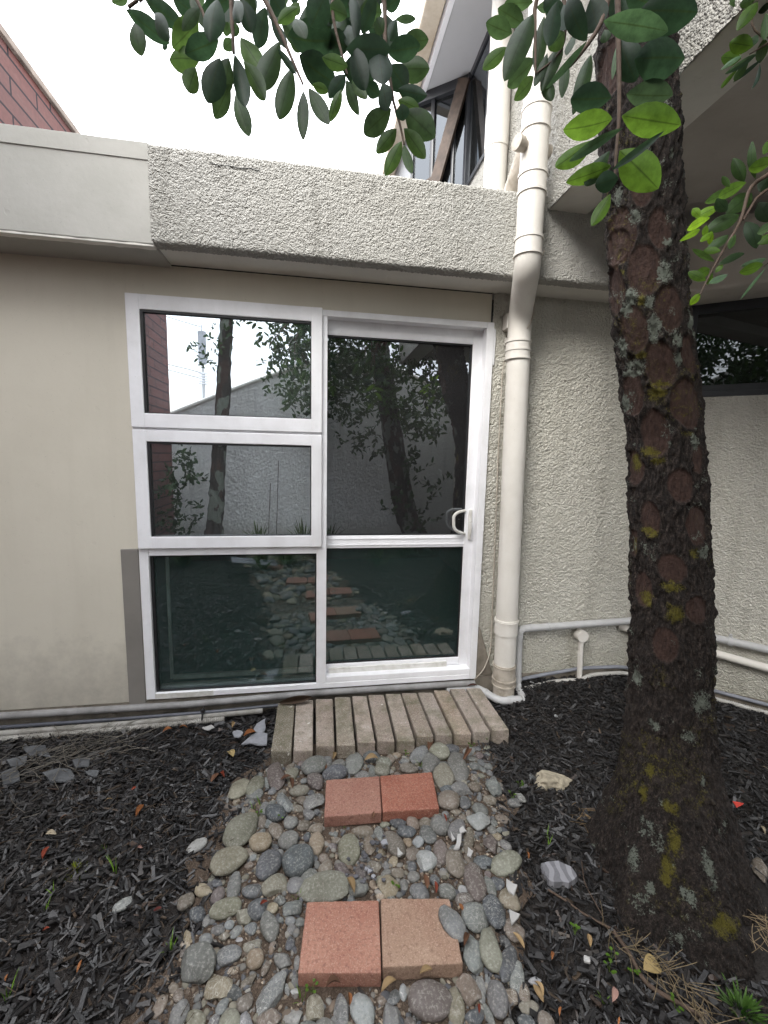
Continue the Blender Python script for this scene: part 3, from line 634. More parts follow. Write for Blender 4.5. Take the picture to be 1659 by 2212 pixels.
V, Fc = join([rbox(a[0], b[0], yp-.018, yp, a[2], b[2], .006), tube([((a[0]+b[0])/2, yp-.01, (a[2]+b[2])/2+.02), ((a[0]+b[0])/2, yp-.03, (a[2]+b[2])/2+.02)], .006, 12), rbox(a[0]+.003, b[0]-.003, yp-.028, yp-.016, a[2]+.03, a[2]+.10, .004)]); part('latch', V, Fc, M['frame_dirty'], sd_)

# ================================================================ CLAD BUILDING (long red-brown boards)
def cladding():
    m = Mt('red clad wall', .75, .25)
    sp = m.n('ShaderNodeSeparateXYZ'); m.l(m.pos, sp.inputs[0]); cb = m.n('ShaderNodeCombineXYZ'); m.l(sp.outputs[1], cb.inputs[0]); m.l(sp.outputs[2], cb.inputs[1])
    bt = m.n('ShaderNodeTexBrick'); bt.offset = .37; bt.offset_frequency = 2; m.l(cb.outputs[0], bt.inputs['Vector'])
    for k, v in (('Scale', 1.), ('Mortar Size', .010), ('Mortar Smooth', .2), ('Bias', 0.), ('Brick Width', .52), ('Row Height', .13)): bt.inputs[k].default_value = v
    bt.inputs['Color1'].default_value = (.125, .045, .04, 1); bt.inputs['Color2'].default_value = (.085, .043, .042, 1); bt.inputs['Mortar'].default_value = (.035, .02, .03, 1)
    c = m.mix(m.math('MULTIPLY', m.ramp(m.noise(1, 5, .7, m.scalev((1, 3, 14))), [(.5, 0.), (.75, 1.)]), .6), bt.outputs['Color'], (.12, .085, .075))
    c = m.mix(.35, c, m.mix(m.noise(30, 4), (.06, .026, .024), (.25, .10, .08)))
    c = m.mix(bt.outputs['Fac'], c, (.010, .006, .009)); n = m.bump(bt.outputs['Fac'], -.8, .01); return m.fin(c, n)
M['clad'] = cladding()
cb_ = thing('clad_building', 'tall red-brown clad building rising beyond the parapet', 'building', (-2.5, -.5, 0))
V, Fc = rbox(-6, XW-.0, -4.95, 5.5, -.1, 4.36, 0); V2, F2 = rbox(-6, XW-.001, -4.95, 5.5, -.1, 4.36, 0)
part('wall', V, Fc, M['clad'], cb_, smooth=False)
V, Fc = rbox(-6, XW+.03, -5.0, 5.6, 4.36, 4.42, .01); part('roof_edge', V, Fc, plain('weathered capping', (.22, .18, .15), .8, .3, .4), cb_)
V, Fc = tube([(XW+.05, -3.2, 0), (XW+.05, -3.2, 4.36)], .035, 14); part('drainpipe', V, Fc, M['pipe_grey'], cb_)

# ================================================================ PIPES
GP = 'pipes fixed along the foot of the walls'
def ring(p, q, r, th=.006):
    return tube([p, q], r+th, 24)
def dp(x, z): return (x, -.085, z)
tb = [(1.905, -.335, 4.6), (1.905, -.335, 2.50), (1.925, -.325, 2.42), (2.003, -.085, 2.24), (2.006, -.085, 2.10), (2.043, -.085, .0)]
dpp = thing('downpipe', 'thick cream downpipe with collars and an S-bend beside the door', 'downpipe', (2.043, -.085, 0))
body = fillet([tb[0], tb[1], (1.907, -.335, 2.375), (2.004, -.085, 2.235), tb[5]], .10, 9)
V, Fc = tube(body, .062, 32); part('pipe', V, Fc, M['pipe'], dpp)
def z_on(x, z0, z1, yy_, xx, th=.005): return ring((xx, yy_, z0), (xx, yy_, z1), .062, th)
cols = []
for z0, z1, th in ((2.955, 3.05, .002), (2.69, 2.775, .002), (2.42, 2.50, .002)):
    cols += [ring((1.905, -.335, z0), (1.905, -.335, z1), .062, th), ring((1.905, -.335, z0-.004), (1.905, -.335, z0+.008), .062, th+.004), ring((1.905, -.335, z1-.012), (1.905, -.335, z1), .062, th+.004)]
for c_ in (cols[:3], cols[3:6], cols[6:]):
    V, Fc = join(c_); part('collar', V, Fc, M['pipe'], dpp)
def xa(z): return 2.0+(2.2-z)/2.2*.043
def vring(z0, z1, th): return ring((xa(z0), -.085, z0), (xa(z1), -.085, z1), .062, th)
V, Fc = join([vring(2.0, 2.10, .004), vring(2.0, 2.008, .009), vring(2.045, 2.053, .008), vring(2.09, 2.10, .009)]); part('collar', V, Fc, M['pipe'], dpp)
V, Fc = join([vring(.43, .52, .006), vring(.505, .513, .009)]); part('collar', V, Fc, M['pipe'], dpp)
V, Fc = join([vring(.10, .24, .004), vring(.225, .232, .008), vring(.14, .150, .010), vring(.105, .115, .010), vring(.0, .10, .002)]); part('shoe', V, Fc, M['pipe_dirty'], dpp, label='grimy bottom socket of the downpipe')
V, Fc = tube(fillet([(1.905, -.30, 2.93), (1.90, -.15, 2.80), (1.90, .05, 2.62)], .06), .055, 24); part('branch', V, Fc, M['pipe_dirty'], dpp, label='mossy side branch onto the flat roof')
V, Fc = join([tube([(1.83, -.36, 2.88), (1.80, -.37, 2.88)], .032, 22), tube([(1.85, -.35, 2.88), (1.80, -.37, 2.88)], .026, 22)]); part('inspection_cap', V, Fc, M['pipe_dirty'], dpp)
V, Fc = tube([(1.96, -.31, 2.90), (1.99, -.30, 2.90)], .032, 22); part('inspection_cap', V, Fc, M['pipe_dirty'], dpp)
V, Fc = join([rbox(1.94, 1.99, -.07, -.005, 2.17, 2.25, .004), rbox(1.955, 2.0, -.075, -.005, 2.09, 2.13, .004)]); part('bracket', V, Fc, M['pipe'], dpp)
v2 = thing('vent_pipe', 'second cream pipe rising from the flat roof behind the parapet', 'pipe', (1.95, .29, 2.6))
V, Fc = tube([(1.97, .29, 2.6), (1.97, .29, 5.2)], .066, 28); part('pipe', V, Fc, M['pipe'], v2)
for z_a, z_b in ((3.28, 3.46), (2.62, 2.80)):
    V, Fc = tube([(1.97, .29, z_a), (1.97, .29, z_b)], .070, 28); part('collar', V, Fc, M['pipe'], v2)
# waste pipe: trap round the downpipe foot, riser, then along both walls behind the tree
wp = thing('waste_pipe', 'grey waste pipe looping round the downpipe foot and along the roughcast walls', 'pipe', (2.13, -.12, 0))
ca = CB+BN*.035
trap = [(1.70, -.02, .055), (1.90, -.02, .055), (1.985, -.165, .045), (2.135, -.165, .05), (2.15, -.05, .06), (2.14, -.045, .435), (2.885, -.045, .455), ca+BD*.02+[0, 0, .457], ca+BD*1.9+[0, 0, .36]]
V, Fc = tube(fillet(trap, .045, 7), .022, 18); part('pipe', V, Fc, M['pipe_grey'], wp)
def midring(p, q, t0, t1, r):
    p = np.array(p, float); q = np.array(q, float); return tube([p+(q-p)*t0, p+(q-p)*t1], r, 18)
V, Fc = join([midring(trap[1], trap[2], .35, .44, .025), midring(trap[2], trap[3], .34, .58, .025), midring(trap[2], trap[3], .90, .97, .025), midring(trap[4], trap[5], .10, .22, .024), midring(trap[4], trap[5], .80, .9, .025),
              midring(trap[5], trap[6], .09, .11, .0245), midring(trap[5], trap[6], .25, .28, .0245)]); part('joint', V, Fc, M['pipe_grey'], wp)
pb = ca+BD*.52+[0, 0, .43]
V, Fc = join([tube([pb-BD*.012-[0, 0, -.001], pb+BD*.012], .027, 16), tube([pb+[0, 0, .02]-BN*.0, pb+[0, 0, .045]], .008, 10)]); part('clip', V, Fc, M['pipe_grey'], wp)
w2 = thing('waste_pipe', 'lower cream pipe clipped to the roughcast wall beyond the tree', 'pipe', ca+BD*.3)
q0 = ca+BD*-.05+[0, 0, .40]; q1 = ca+BD*1.9+[0, 0, .175]
V, Fc = tube([q0, q1], .023, 18); part('pipe', V, Fc, M['pipe'], w2)
qm = q0+(q1-q0)*.235
V, Fc = join([tube([qm-BD*.012, qm+BD*.012], .026, 16), rbox(qm[0]-.008, qm[0]+.008, qm[1]-.012, qm[1]+.02, qm[2]+.015, qm[2]+.055, .003)]); part('clip', V, Fc, M['pipe_grey'], w2)
sp = thing('vent_stub', 'short vertical pipe with a round cap under the horizontal pipe', 'pipe', (2.565, -.05, .07))
V, Fc = tube([(2.575, -.045, .03), (2.56, -.045, .36)], .016, 16); part('pipe', V, Fc, M['pipe'], sp)
V, Fc = tube([(2.56, -.02, .372), (2.56, -.068, .372)], .036, 28); part('cap', V, Fc, M['pipe'], sp)
def run(nm, P, r, mat, lab, cat, ribbed=False, n=12):
    P = resample(fillet(P, .05, 6), .0025 if ribbed else .03); R_ = r*(1+.10*np.sign(np.sin(np.arange(len(P))*1.6))) if ribbed else r
    V, Fc = tube(P, R_, n); return solo(nm, V, Fc, mat, lab, cat, GP)
bz = lambda s, z, o=.03: CB+BN*o+BD*s+[0, 0, z]
run('conduit', [(2.16, -.03, .095), (2.35, -.02, .115), (2.6, -.018, .14), (2.86, -.02, .135), bz(.03, .13, .02), bz(.25, .115, .02), bz(1.9, .03, .02)], .011, plain('grey conduit', (.22, .23, .26), .5, .5), 'slim blue-grey conduit along the plinth behind the tree', 'conduit')
M['pipe_white'] = paint('white conduit', (.50, .49, .46), (.24, .22, .19), .5, .7)
run('corrugated_conduit', [(2.19, -.075, .06), (2.35, -.05, .075), (2.48, -.055, .085), (2.56, -.05, .075), (2.66, -.035, .10), (2.88, -.035, .10), bz(.06, .095, .035), bz(.3, .07, .04), bz(1.9, .0, .04)], .0125, M['pipe_white'], 'white corrugated conduit lying on the mulch behind the tree', 'conduit', True, 14)
run('waste_pipe', [(XW, -.028, .087), (.2, -.028, .077), (.93, -.028, .095), (1.88, -.022, .088)], .018, M['pipe_drab'], 'grey pipe running under the door sill behind the step', 'pipe', n=18)
run('cable', [(XW, -.055, .038), (-.1, -.055, .036), (.35, -.06, .043), (.75, -.05, .05)], .009, M['cable'], 'black cable lying along the wall foot below the grey pipe', 'cable')
run('conduit', [(XW, -.075, .012), (-.1, -.072, .016), (.62, -.062, .03)], .015, M['pipe_pale'], 'pale stained conduit lowest along the smooth wall', 'conduit', n=14)
run('corrugated_conduit', [(-.9, -.105, .0), (-.2, -.10, .004), (.12, -.095, .008), (.42, -.085, .010)], .014, M['pipe_pale'], 'white corrugated conduit half buried at the mulch edge', 'conduit', True, 14)
V, Fc = join([tube(fillet([(.305, -.03, .065), (.305, -.075, .06), (.303, -.10, .01), (.303, -.10, -.02)], .01, 4), .004, 8), tube([(.297, -.07, .058), (.313, -.074, .061)], .010, 8)]); solo('cable_tie', V, Fc, M['gasket'], 'black tie holding the cable to the pipe', 'cable tie')
wr = [(1.975, -.36, 2.44), (1.975, -.27, 2.36), (2.045, -.16, 2.24), (2.03, -.155, 2.16), (1.955, -.09, 2.08), (1.945, -.03, 1.98), (1.952, -.02, 1.5), (1.965, -.018, .9), (1.975, -.02, .35), (1.972, -.02, .27), (1.93, -.03, .17), (1.87, -.04, .12)]
V, Fc = tube(resample(fillet(wr, .05, 5), .02), .0035, 8); solo('wire', V, Fc, M['pipe_dirty'], 'thin painted wire hanging beside the thick downpipe', 'wire')
V, Fc = join([rbox(1.889, 1.905, -.012, .0, 1.98, 2.18, .006, n=(1, 1, 8), amp=.006, ns=.03)]); solo('tape_patch', V, Fc, M['white_metal'], 'crumpled silver tape at the top corner of the door frame', 'tape')

# ================================================================ STEP OF TWELVE CONCRETE BRICKS
K3 = lambda x, y: (378+x*.4883, 1458.1+y*.4883)
K4 = lambda x, y: (378+x*.4883, 1782.1+y*.4883)
fx = [(415, 513), (515, 608), (616, 704), (708, 796), (800, 885), (888, 971), (975, 1060), (1063, 1143), (1146, 1227), (1230, 1311), (1314, 1393), (1397, 1479)]
fy = [336, 334, 313, 311, 297, 292, 290, 271, 265, 259, 251, 243]
bxr = [(456, 531), (535, 612), (622, 698), (706, 776), (783, 848), (854, 924), (931, 998), (1002, 1068), (1074, 1139), (1144, 1209), (1214, 1282), (1287, 1351)]
by = [120, 109, 104, 96, 91, 86, 81, 78, 76, 66, 59, 56]
blab = ['dark mossy brick at the mulch end of the step under the curled leaf', 'pale clean brick second from the mossy end of the step', 'brown-tinged brick third from the mossy end of the step', 'mossy-edged brick fourth from the mossy end of the step',
        'pale brick with one white speck, fifth from the mossy end', 'grey-brown brick sixth from the mossy end, in mid step', 'white-flecked brick seventh from the mossy end, below the door mullion side', 'dark stained brick fifth from the downpipe end of the step',
        'grey brick fourth from the downpipe end of the step', 'tan brick third from the downpipe end of the step', 'pale brick with weeds at its foot, second from the downpipe', 'wide pale brick at the downpipe end of the step']
bcol = [(.55, .56, .48), (1.1, 1.08, 1.05), (.9, .85, .8), (.82, .82, .74), (1.05, 1.02, .98), (.85, .8, .76), (.95, .92, .88), (.72, .68, .62), (.88, .86, .84), (.92, .84, .74), (.98, .96, .94), (1.05, 1.03, 1.0)]
for i in range(12):
    zt = .075+rnd.uniform(-.003, .004)
    a = on(2, zt, *K3(fx[i][0]+8, fy[i])); b = on(2, zt, *K3(fx[i][1]+2, fy[i])); c = on(2, zt+.01, *K3(bxr[i][1], by[i])); d = on(2, zt+.01, *K3(bxr[i][0], by[i]))
    V, Fc = rbox(0, .09, 0, .38, 0, .085, .007, (9, 34, 8), .0045, .010, (a, b, c, d), i)
    o = solo('concrete_brick', V, Fc, M['concrete_brick'], blab[i], 'brick', 'concrete bricks laid as a step'); o.color = (*bcol[i], 1)
pv = [([(663-3, 628), (915, 607), (905, 445), (668, 462)], K3, (1, 1, 1), 'pink paver with pale scratches, by the step on the mulch side'), ([(919, 604), (1170, 590), (1137, 427), (906, 444)], K3, (1.02, .80, .72), 'deeper red paver by the step on the tree side'),
      ([(543, 655), (914, 655), (903, 330), (583, 337)], K4, (1.12, 1.12, 1.08), 'large pink paver of the front pair, on the mulch side'), ([(918, 628), (1276, 612), (1215, 322), (909, 322)], K4, (1.05, 1.42, 1.35), 'tan orange paver of the front pair with a stone on its corner')]
PAV = []
for k, (q, Kf, cc, lb) in enumerate(pv):
    zt = .045
    pts = [on(2, zt, *Kf(*p)) for p in q]; PAV.append(pts)
    V, Fc = rbox(0, .235, 0, .235, 0, .05, .006, (26, 26, 5), .003, .009, pts, 40+k)
    o = solo('paver', V, Fc, M['paver_pink'], lb, 'paver', 'red pavers set in pairs in the stones'); o.color = (*cc, 1)
for k, (x, y, lb) in enumerate(((.83, -1.80, 'paver of the third pair, mulch side, seen in the glass'), (1.07, -1.80, 'paver of the third pair, tree side, seen in the glass'), (.60, -2.32, 'paver of the fourth pair, mulch side, seen in the glass'), (.84, -2.32, 'paver of the fourth pair, tree side, seen in the glass'), (.30, -2.95, 'single farthest paver reflected faintly in the lower glass'))):
    V, Fc = rbox(x, x+.23, y-.21, y, -.01, .04, .006, (2, 2, 1)); o = solo('paver', V, Fc, M['paver_pink'], 'red '+lb, 'paver', 'red pavers set in pairs in the stones'); o.color = (1, 1, 1, 1)
# ================================================================ MAIN TREE
def near_front(V, N_, px, py):
    X, Y = proj(V); vis = ((V-CAM)*N_).sum(1) < 0
    d = (X-px)**2+(Y-py)**2; d[~vis] = 1e12; return int(d.argmin())
def trunk_mesh(cs, rad, nth, step, scars, moss, lich, amp=1., seed=0, flare=None):
    P = resample(cs, step); nz_ = len(P); zz = P[:, 2]
    th = np.linspace(0, 2*math.pi, nth, endpoint=False)
    TH, ZZ = np.meshgrid(th, zz); Rr = rad(ZZ, TH)
    D = np.stack([np.cos(TH), np.sin(TH), 0*TH], -1)
    B = P[:, None, :]+D*Rr[..., None]; V = B.reshape(-1, 3); N_ = D.reshape(-1, 3)
    col = np.zeros((len(V), 3)); disp = np.zeros(len(V)); rim = np.zeros(len(V))
    t = TH.ravel(); z = ZZ.ravel(); r = Rr.ravel()
    def local(px, py, a, b):
        i = near_front(V, N_, px, py); dist = (V[i]-CAM) @ AX[2]; k = dist/F
        vd = V[i]-CAM; vd /= np.linalg.norm(vd); cosv = max(.45, -float(vd @ N_[i]))
        dt = (t-t[i]+math.pi) % (2*math.pi)-math.pi
        return dt*r/(a*k/cosv), (z-z[i])/(b*k)
    wob = (fbm(V*35, 2, seed+5)-.5)*.35
    for (px, py, a, b) in scars:
        u, v = local(px, py, a, b); q = np.sqrt(u*u+v*v)+wob*.5
        mk = 1-sstep(q, .86, 1.0); col[:, 0] = np.maximum(col[:, 0], mk)
        disp += -mk*.004+np.exp(-((q-1.02)/.09)**2)*.004
        disp += mk*np.cos(q*19)*.0008
    for arr, ch in ((moss, 1), (lich, 2)):
        for (px, py, a, b) in arr:
            u, v = local(px, py, a, b); q = np.sqrt(u*u+v*v)+wob*1.6
            col[:, ch] = np.maximum(col[:, ch], .9*(1-sstep(q, .1, 1.5)))
    col[:, 1] = np.maximum(col[:, 1], .42*sstep(fbm(V*7, 3, seed+70), .5, .66)); col[:, 2] = np.maximum(col[:, 2], .50*sstep(fbm(V*19, 3, seed+60), .60, .74))
    rg = fbm(V*np.array([55, 55, 16]), 3, seed+1); rg2 = fbm(V*np.array([150, 150, 50]), 2, seed+2); lo = fbm(V*np.array([9, 9, 4]), 2, seed+3)
    free = 1-col[:, 0]*.75
    rg3 = fbm(V*np.array([120, 120, 60]), 2, seed+12)
    disp += amp*free*((rg-.55)*.026+(rg2-.5)*.010+(rg3-.5)*.018)+(lo-.5)*.018
    V = V+N_*disp[:, None]
    return V, grid_faces(nz_, nth, True)[:, ::-1], col
tp = [(2.12, -1.30, -.06), (2.125, -1.27, .08), (2.155, -1.20, .25), (2.195, -1.12, .455), (2.215, -1.07, .65), (2.225, -1.04, .86), (2.22, -.99, 1.2), (2.195, -.945, 1.55), (2.14, -.95, 1.76), (2.07, -.965, 1.955), (1.965, -.998, 2.38), (1.885, -1.01, 2.76), (1.80, -1.04, 3.4), (1.72, -1.08, 4.3), (1.6, -1.1, 5.2)]
def rad_main(z, th):
    r = np.interp(z, [-.1, 0, .08, .16, .28, .42, .6, .86, 1.55, 1.95, 2.38, 2.76, 4, 5.3], [.30, .252, .228, .200, .172, .148, .134, .130, .126, .119, .111, .104, .085, .05])
    fl = 1-sstep(z, 0, .45); return r*(1+fl*(.11*np.cos(3*th+.4)+.10*np.cos(5*th+1.9)+.10*np.cos(th+2.9)+.04*np.cos(9*th)))
c5 = lambda x, y, a, b: (1026.1+x*.3815, 540+y*.3815, a*.3815, b*.3815)
c1 = lambda x, y, a, b: (1026.1+x*.3815, 1134+y*.3815, a*.3815, b*.3815)
c3 = lambda x, y, a, b: (1065+x*.358, y*.358, a*.358, b*.358)
c6 = lambda x, y, a, b: (1080+x*.349, 1620+y*.349, a*.349, b*.349)
scars = [c5(955, 110, 85, 145), c5(790, 230, 38, 130), c5(900, 450, 65, 130), c5(1100, 335, 68, 130), c5(890, 815, 50, 125), c5(1055, 655, 85, 135), c5(1200, 865, 75, 150), c5(1015, 1035, 75, 140), c5(900, 1230, 38, 105), c5(1165, 1340, 65, 100),
         c5(990, 1520, 50, 105), c5(1265, 1560, 50, 120), c5(1210, 590, 30, 110), c5(790, -20, 50, 90), c5(1255, 1180, 25, 90), c1(1120, 245, 75, 85), c1(950, 370, 42, 100), c1(1080, 680, 65, 100), c1(905, 100, 22, 80), c1(1260, 480, 50, 80), c3(760, 1430, 72, 160), c3(900, 1130, 60, 110), c3(1010, 1380, 60, 120), c3(700, 420, 60, 150)]
moss = [c5(1040, 800, 75, 55), c5(1000, 1140, 70, 38), c5(1040, 1195, 60, 28), c5(905, 1200, 28, 75), c5(1000, 1600, 50, 38), c5(935, 600, 45, 28), c5(1060, 760, 75, 25), c5(850, 130, 18, 30), c5(950, 290, 40, 50), c5(1200, 1040, 50, 22), c1(980, 30, 50, 28), c1(1120, 350, 68, 45), c1(960, 410, 40, 58), c1(1130, 500, 55, 70), c1(905, 110, 14, 60), c1(1250, 160, 30, 40), c1(980, 440, 26, 34),
        c6(885, 270, 30, 80), c6(1080, 560, 42, 95), c6(1040, 720, 40, 90), c6(1050, 340, 60, 40), c6(930, 120, 30, 60), c6(1400, 1100, 80, 60), c6(1030, 800, 40, 50)]
lich = [tuple([q_[0], q_[1], q_[2]*1.35, q_[3]*1.35]) for q_ in [c5(1070, 130, 32, 60), c5(880, 260, 40, 50), c5(1020, 400, 35, 50), c5(900, 650, 55, 28), c5(1215, 400, 25, 60), c5(1240, 1080, 22, 60), c5(850, 870, 16, 40), c5(835, 560, 20, 60), c5(1140, 480, 25, 25), c1(915, 850, 22, 50), c1(1305, 150, 20, 40), c1(1215, 1210, 32, 35), c1(895, 600, 10, 30), c1(1020, 1140, 30, 25), c1(1290, 1000, 30, 60),
        c6(885, 510, 13, 20), c6(820, 670, 32, 40), c6(1285, 700, 22, 70), c6(1190, 940, 28, 30), c6(1330, 840, 14, 50), c6(920, 850, 18, 25), c6(1260, 210, 12, 30), c6(1130, 880, 12, 20), c3(850, 1290, 38, 48), c3(1040, 1640, 32, 50), c3(1060, 1450, 20, 25), c3(945, 905, 22, 22), c3(1085, 920, 12, 30), c3(750, 1180, 25, 50), c5(990, 290, 28, 40), c5(1150, 500, 22, 60), c5(860, 330, 25, 40), c5(1010, 470, 22, 50), c5(1160, 620, 18, 50), c5(880, 690, 40, 22), c5(1230, 470, 18, 40)]]
tree = thing('tree', 'big leaning scarred tree with mossy bark standing in the mulch', 'tree', (2.17, -1.30, 0))
V, Fc, col = trunk_mesh(tp, rad_main, 300, .0065, scars, moss, lich)
trunk = part('trunk', V, Fc, M['bark'], tree, col=col)

# ---- leaves
LU = np.array([0, .06, .16, .30, .46, .62, .76, .88, .96, 1.0])
LW = np.array([.02, .26, .56, .86, 1.0, .97, .80, .52, .25, .0])
def leaf_geo(b, t, wd, face, curl=.08, fold=.12, bend=0., pet=0.):
    """b base, t tip, wd full width, face = direction the blade faces"""
    b = np.array(b, float); t = np.array(t, float); ax = t-b; L = np.linalg.norm(ax); ax /= L
    s = np.cross(ax, face); s /= max(np.linalg.norm(s), 1e-6); n = np.cross(s, ax)
    rows = []; ribs = []
    xs = np.array([-1, -.55, 0, .55, 1])
    for u, wv in zip(LU, LW):
        c = b+ax*L*u+n*(-curl*L*4*u*(1-u)+bend*L*u*u)
        h = wd/2*max(wv, .012)
        for x in xs: rows.append(c+s*h*x+n*(abs(x)**1.5)*h*fold*2.2); ribs.append(abs(x))
    V = np.array(rows); m = len(xs)
    Fc = [(i*m+j, i*m+j+1, (i+1)*m+j+1, (i+1)*m+j) for i in range(len(LU)-1) for j in range(m-1)]
    return V, Fc, np.array(ribs)
def leaves_from(lst, Kf, dep, tint, spread=.06, tilt=.35):
    Vs, Fs, Cs, k = [], [], [], 0
    for it in lst:
        (x0, y0, x1, y1, wpx) = it[:5]; tn = it[5] if len(it) > 5 else tint; dd = it[6] if len(it) > 6 else 0
        d0 = dep+dd+rnd.uniform(-spread, spread); d1 = d0+rnd.uniform(-.5, .5)*.03
        p0 = at(*Kf(x0, y0), d0); p1 = at(*Kf(x1, y1), d1)
        px = Kf(1, 0)[0]-Kf(0, 0)[0]
        wd = wpx*px*d0/F
        vd = CAM-(p0+p1)/2; vd /= np.linalg.norm(vd)
        up = np.array([0, 0, 1.]); a = p1-p0; a /= np.linalg.norm(a); s = np.cross(a, vd); s /= np.linalg.norm(s)
        f = -vd+s*rnd.uniform(-tilt, tilt)     # underside towards the viewer
        if tn == 'top': f = vd+s*rnd.uniform(-tilt, tilt)
        V, Fc, rb = leaf_geo(p0, p1, wd*.94, f, rnd.uniform(-.03, .13), rnd.uniform(.03, .24), rnd.uniform(-.12, .12))
        base = {'dark': (.5, .62, .75), 'mid': (.95, 1., .9), 'light': (1.6, 1.7, 1.), 'bright': (2.5, 2.7, .8), 'yellow': (5.2, 5.2, .8), 'top': (.9, 1., 1.1), 'pale': (3.6, 3.4, 3.8), 'grey': (1.0, 1.0, 1.15)}[tn]
        j = rnd.uniform(.82, 1.18); c = np.empty((len(V), 4)); c[:, :3] = np.array(base)*j; c[:, 3] = rb
        Vs.append(V); Fs += [tuple(q+k for q in f_) for f_ in Fc]; Cs.append(c); k += len(V)
    return np.concatenate(Vs), Fs, np.concatenate(Cs)
KA = lambda x, y: (248.4+x*.2604, y*.2604)
KB = lambda x, y: (594+x*.2604, y*.2604)
KC = lambda x, y: (1026.1+x*.26693, y*.26693)
KD = lambda x, y: (1404.1+x*.3075, y*.3075)
A_ = [(90, 80, 425, 355, 150, 'dark'), (160, 190, 235, 482, 150, 'mid'), (240, -20, 590, 240, 150, 'dark'), (330, 110, 470, 350, 140, 'dark'), (690, 160, 480, 400, 200, 'light'), (470, -40, 720, 150, 150, 'dark'), (850, -10, 790, 345, 190, 'dark'),
      (860, 330, 580, 450, 180, 'dark'), (700, 500, 430, 480, 190, 'light'), (670, 560, 600, 775, 150, 'light'), (870, 480, 765, 835, 210, 'dark'), (945, 480, 880, 790, 160, 'mid'), (955, 700, 820, 985, 155, 'mid'), (990, 450, 1090, 900, 150, 'dark'), (1000, 780, 1125, 1168, 135, 'mid'),
      (1040, 310, 1230, 610, 170, 'light'), (1065, 510, 1290, 860, 150, 'light'), (1370, 340, 1195, 740, 185, 'mid'), (1470, 560, 1365, 950, 165, 'mid'), (1562, 755, 1550, 1132, 115, 'mid'), (1345, 395, 1512, 628, 60, 'dark'), (1250, 60, 1170, 415, 150, 'dark'), (1050, -10, 1130, 250, 150, 'dark'),
      (1290, 130, 1435, 420, 85, 'dark'), (1520, 60, 1350, 190, 100, 'light'), (1290, -40, 1400, 120, 160, 'dark'), (110, -20, -30, 30, 80, 'mid'), (965, 160, 1000, 310, 110, 'mid'), (935, 180, 920, 300, 80, 'mid'), (1000, 0, 1060, 220, 130, 'dark'), (985, 330, 900, 410, 90, 'mid'), (620, -60, 740, 210, 90, 'mid'), (700, 60, 560, 260, 100, 'mid'), (430, 350, 400, 415, 40, 'dark')]
B_ = [(105, 300, 500, 340, 260, 'dark'), (430, -60, 300, 215, 220, 'dark'), (200, 460, 505, 700, 240, 'dark'), (390, 475, 605, 545, 120, 'light'), (425, 160, 650, 240, 130, 'dark'), (440, 60, 600, 130, 130, 'mid'), (610, 390, 410, 320, 170, 'dark'), (640, -60, 680, 375, 100, 'dark'), (600, 210, 640, 420, 100, 'dark'), (845, -40, 735, 265, 130, 'dark'),
      (700, 90, 890, 95, 145, 'mid'), (920, 70, 1050, -40, 130, 'dark'), (1000, 160, 1168, 155, 62, 'grey'), (840, 150, 900, 275, 110, 'mid'), (1010, 160, 950, 340, 100, 'dark'), (590, 410, 960, 400, 210, 'dark'), (555, 570, 860, 600, 230, 'dark'), (850, 390, 900, 720, 210, 'dark'), (950, 540, 1100, 750, 190, 'dark'), (755, 340, 940, 480, 130, 'mid'),
      (640, 380, 760, 760, 180, 'dark'), (930, 430, 1205, 380, 180, 'dark'), (1040, 370, 1275, 325, 150, 'mid'), (1015, 580, 1285, 572, 180, 'mid'), (1020, 740, 1258, 800, 135, 'dark'), (1020, 830, 1200, 915, 110, 'light'), (1050, 860, 1065, 1005, 125, 'dark'), (1080, 915, 1330, 1150, 215, 'mid'), (965, 900, 728, 1125, 185, 'mid'), (1008, 1068, 832, 1287, 125, 'light'),
      (1050, 1170, 915, 1450, 125, 'light'), (1070, 1065, 1252, 1315, 135, 'light'), (1070, 1200, 1130, 1458, 90, 'light'), (890, 690, 950, 935, 150, 'dark'), (585, 620, 435, 830, 115, 'dark'), (590, 665, 692, 952, 105, 'mid'), (640, 660, 778, 850, 105, 'light'), (552, 740, 455, 1000, 95, 'light'), (280, 730, 452, 1033, 135, 'mid'), (310, 700, 445, 760, 80, 'light'), (750, 700, 870, 790, 120, 'dark'),
      (160, 150, 260, 330, 120, 'mid'), (200, 20, 140, 120, 90, 'light'), (560, 90, 500, 260, 130, 'mid'), (120, 330, 230, 420, 90, 'mid')]
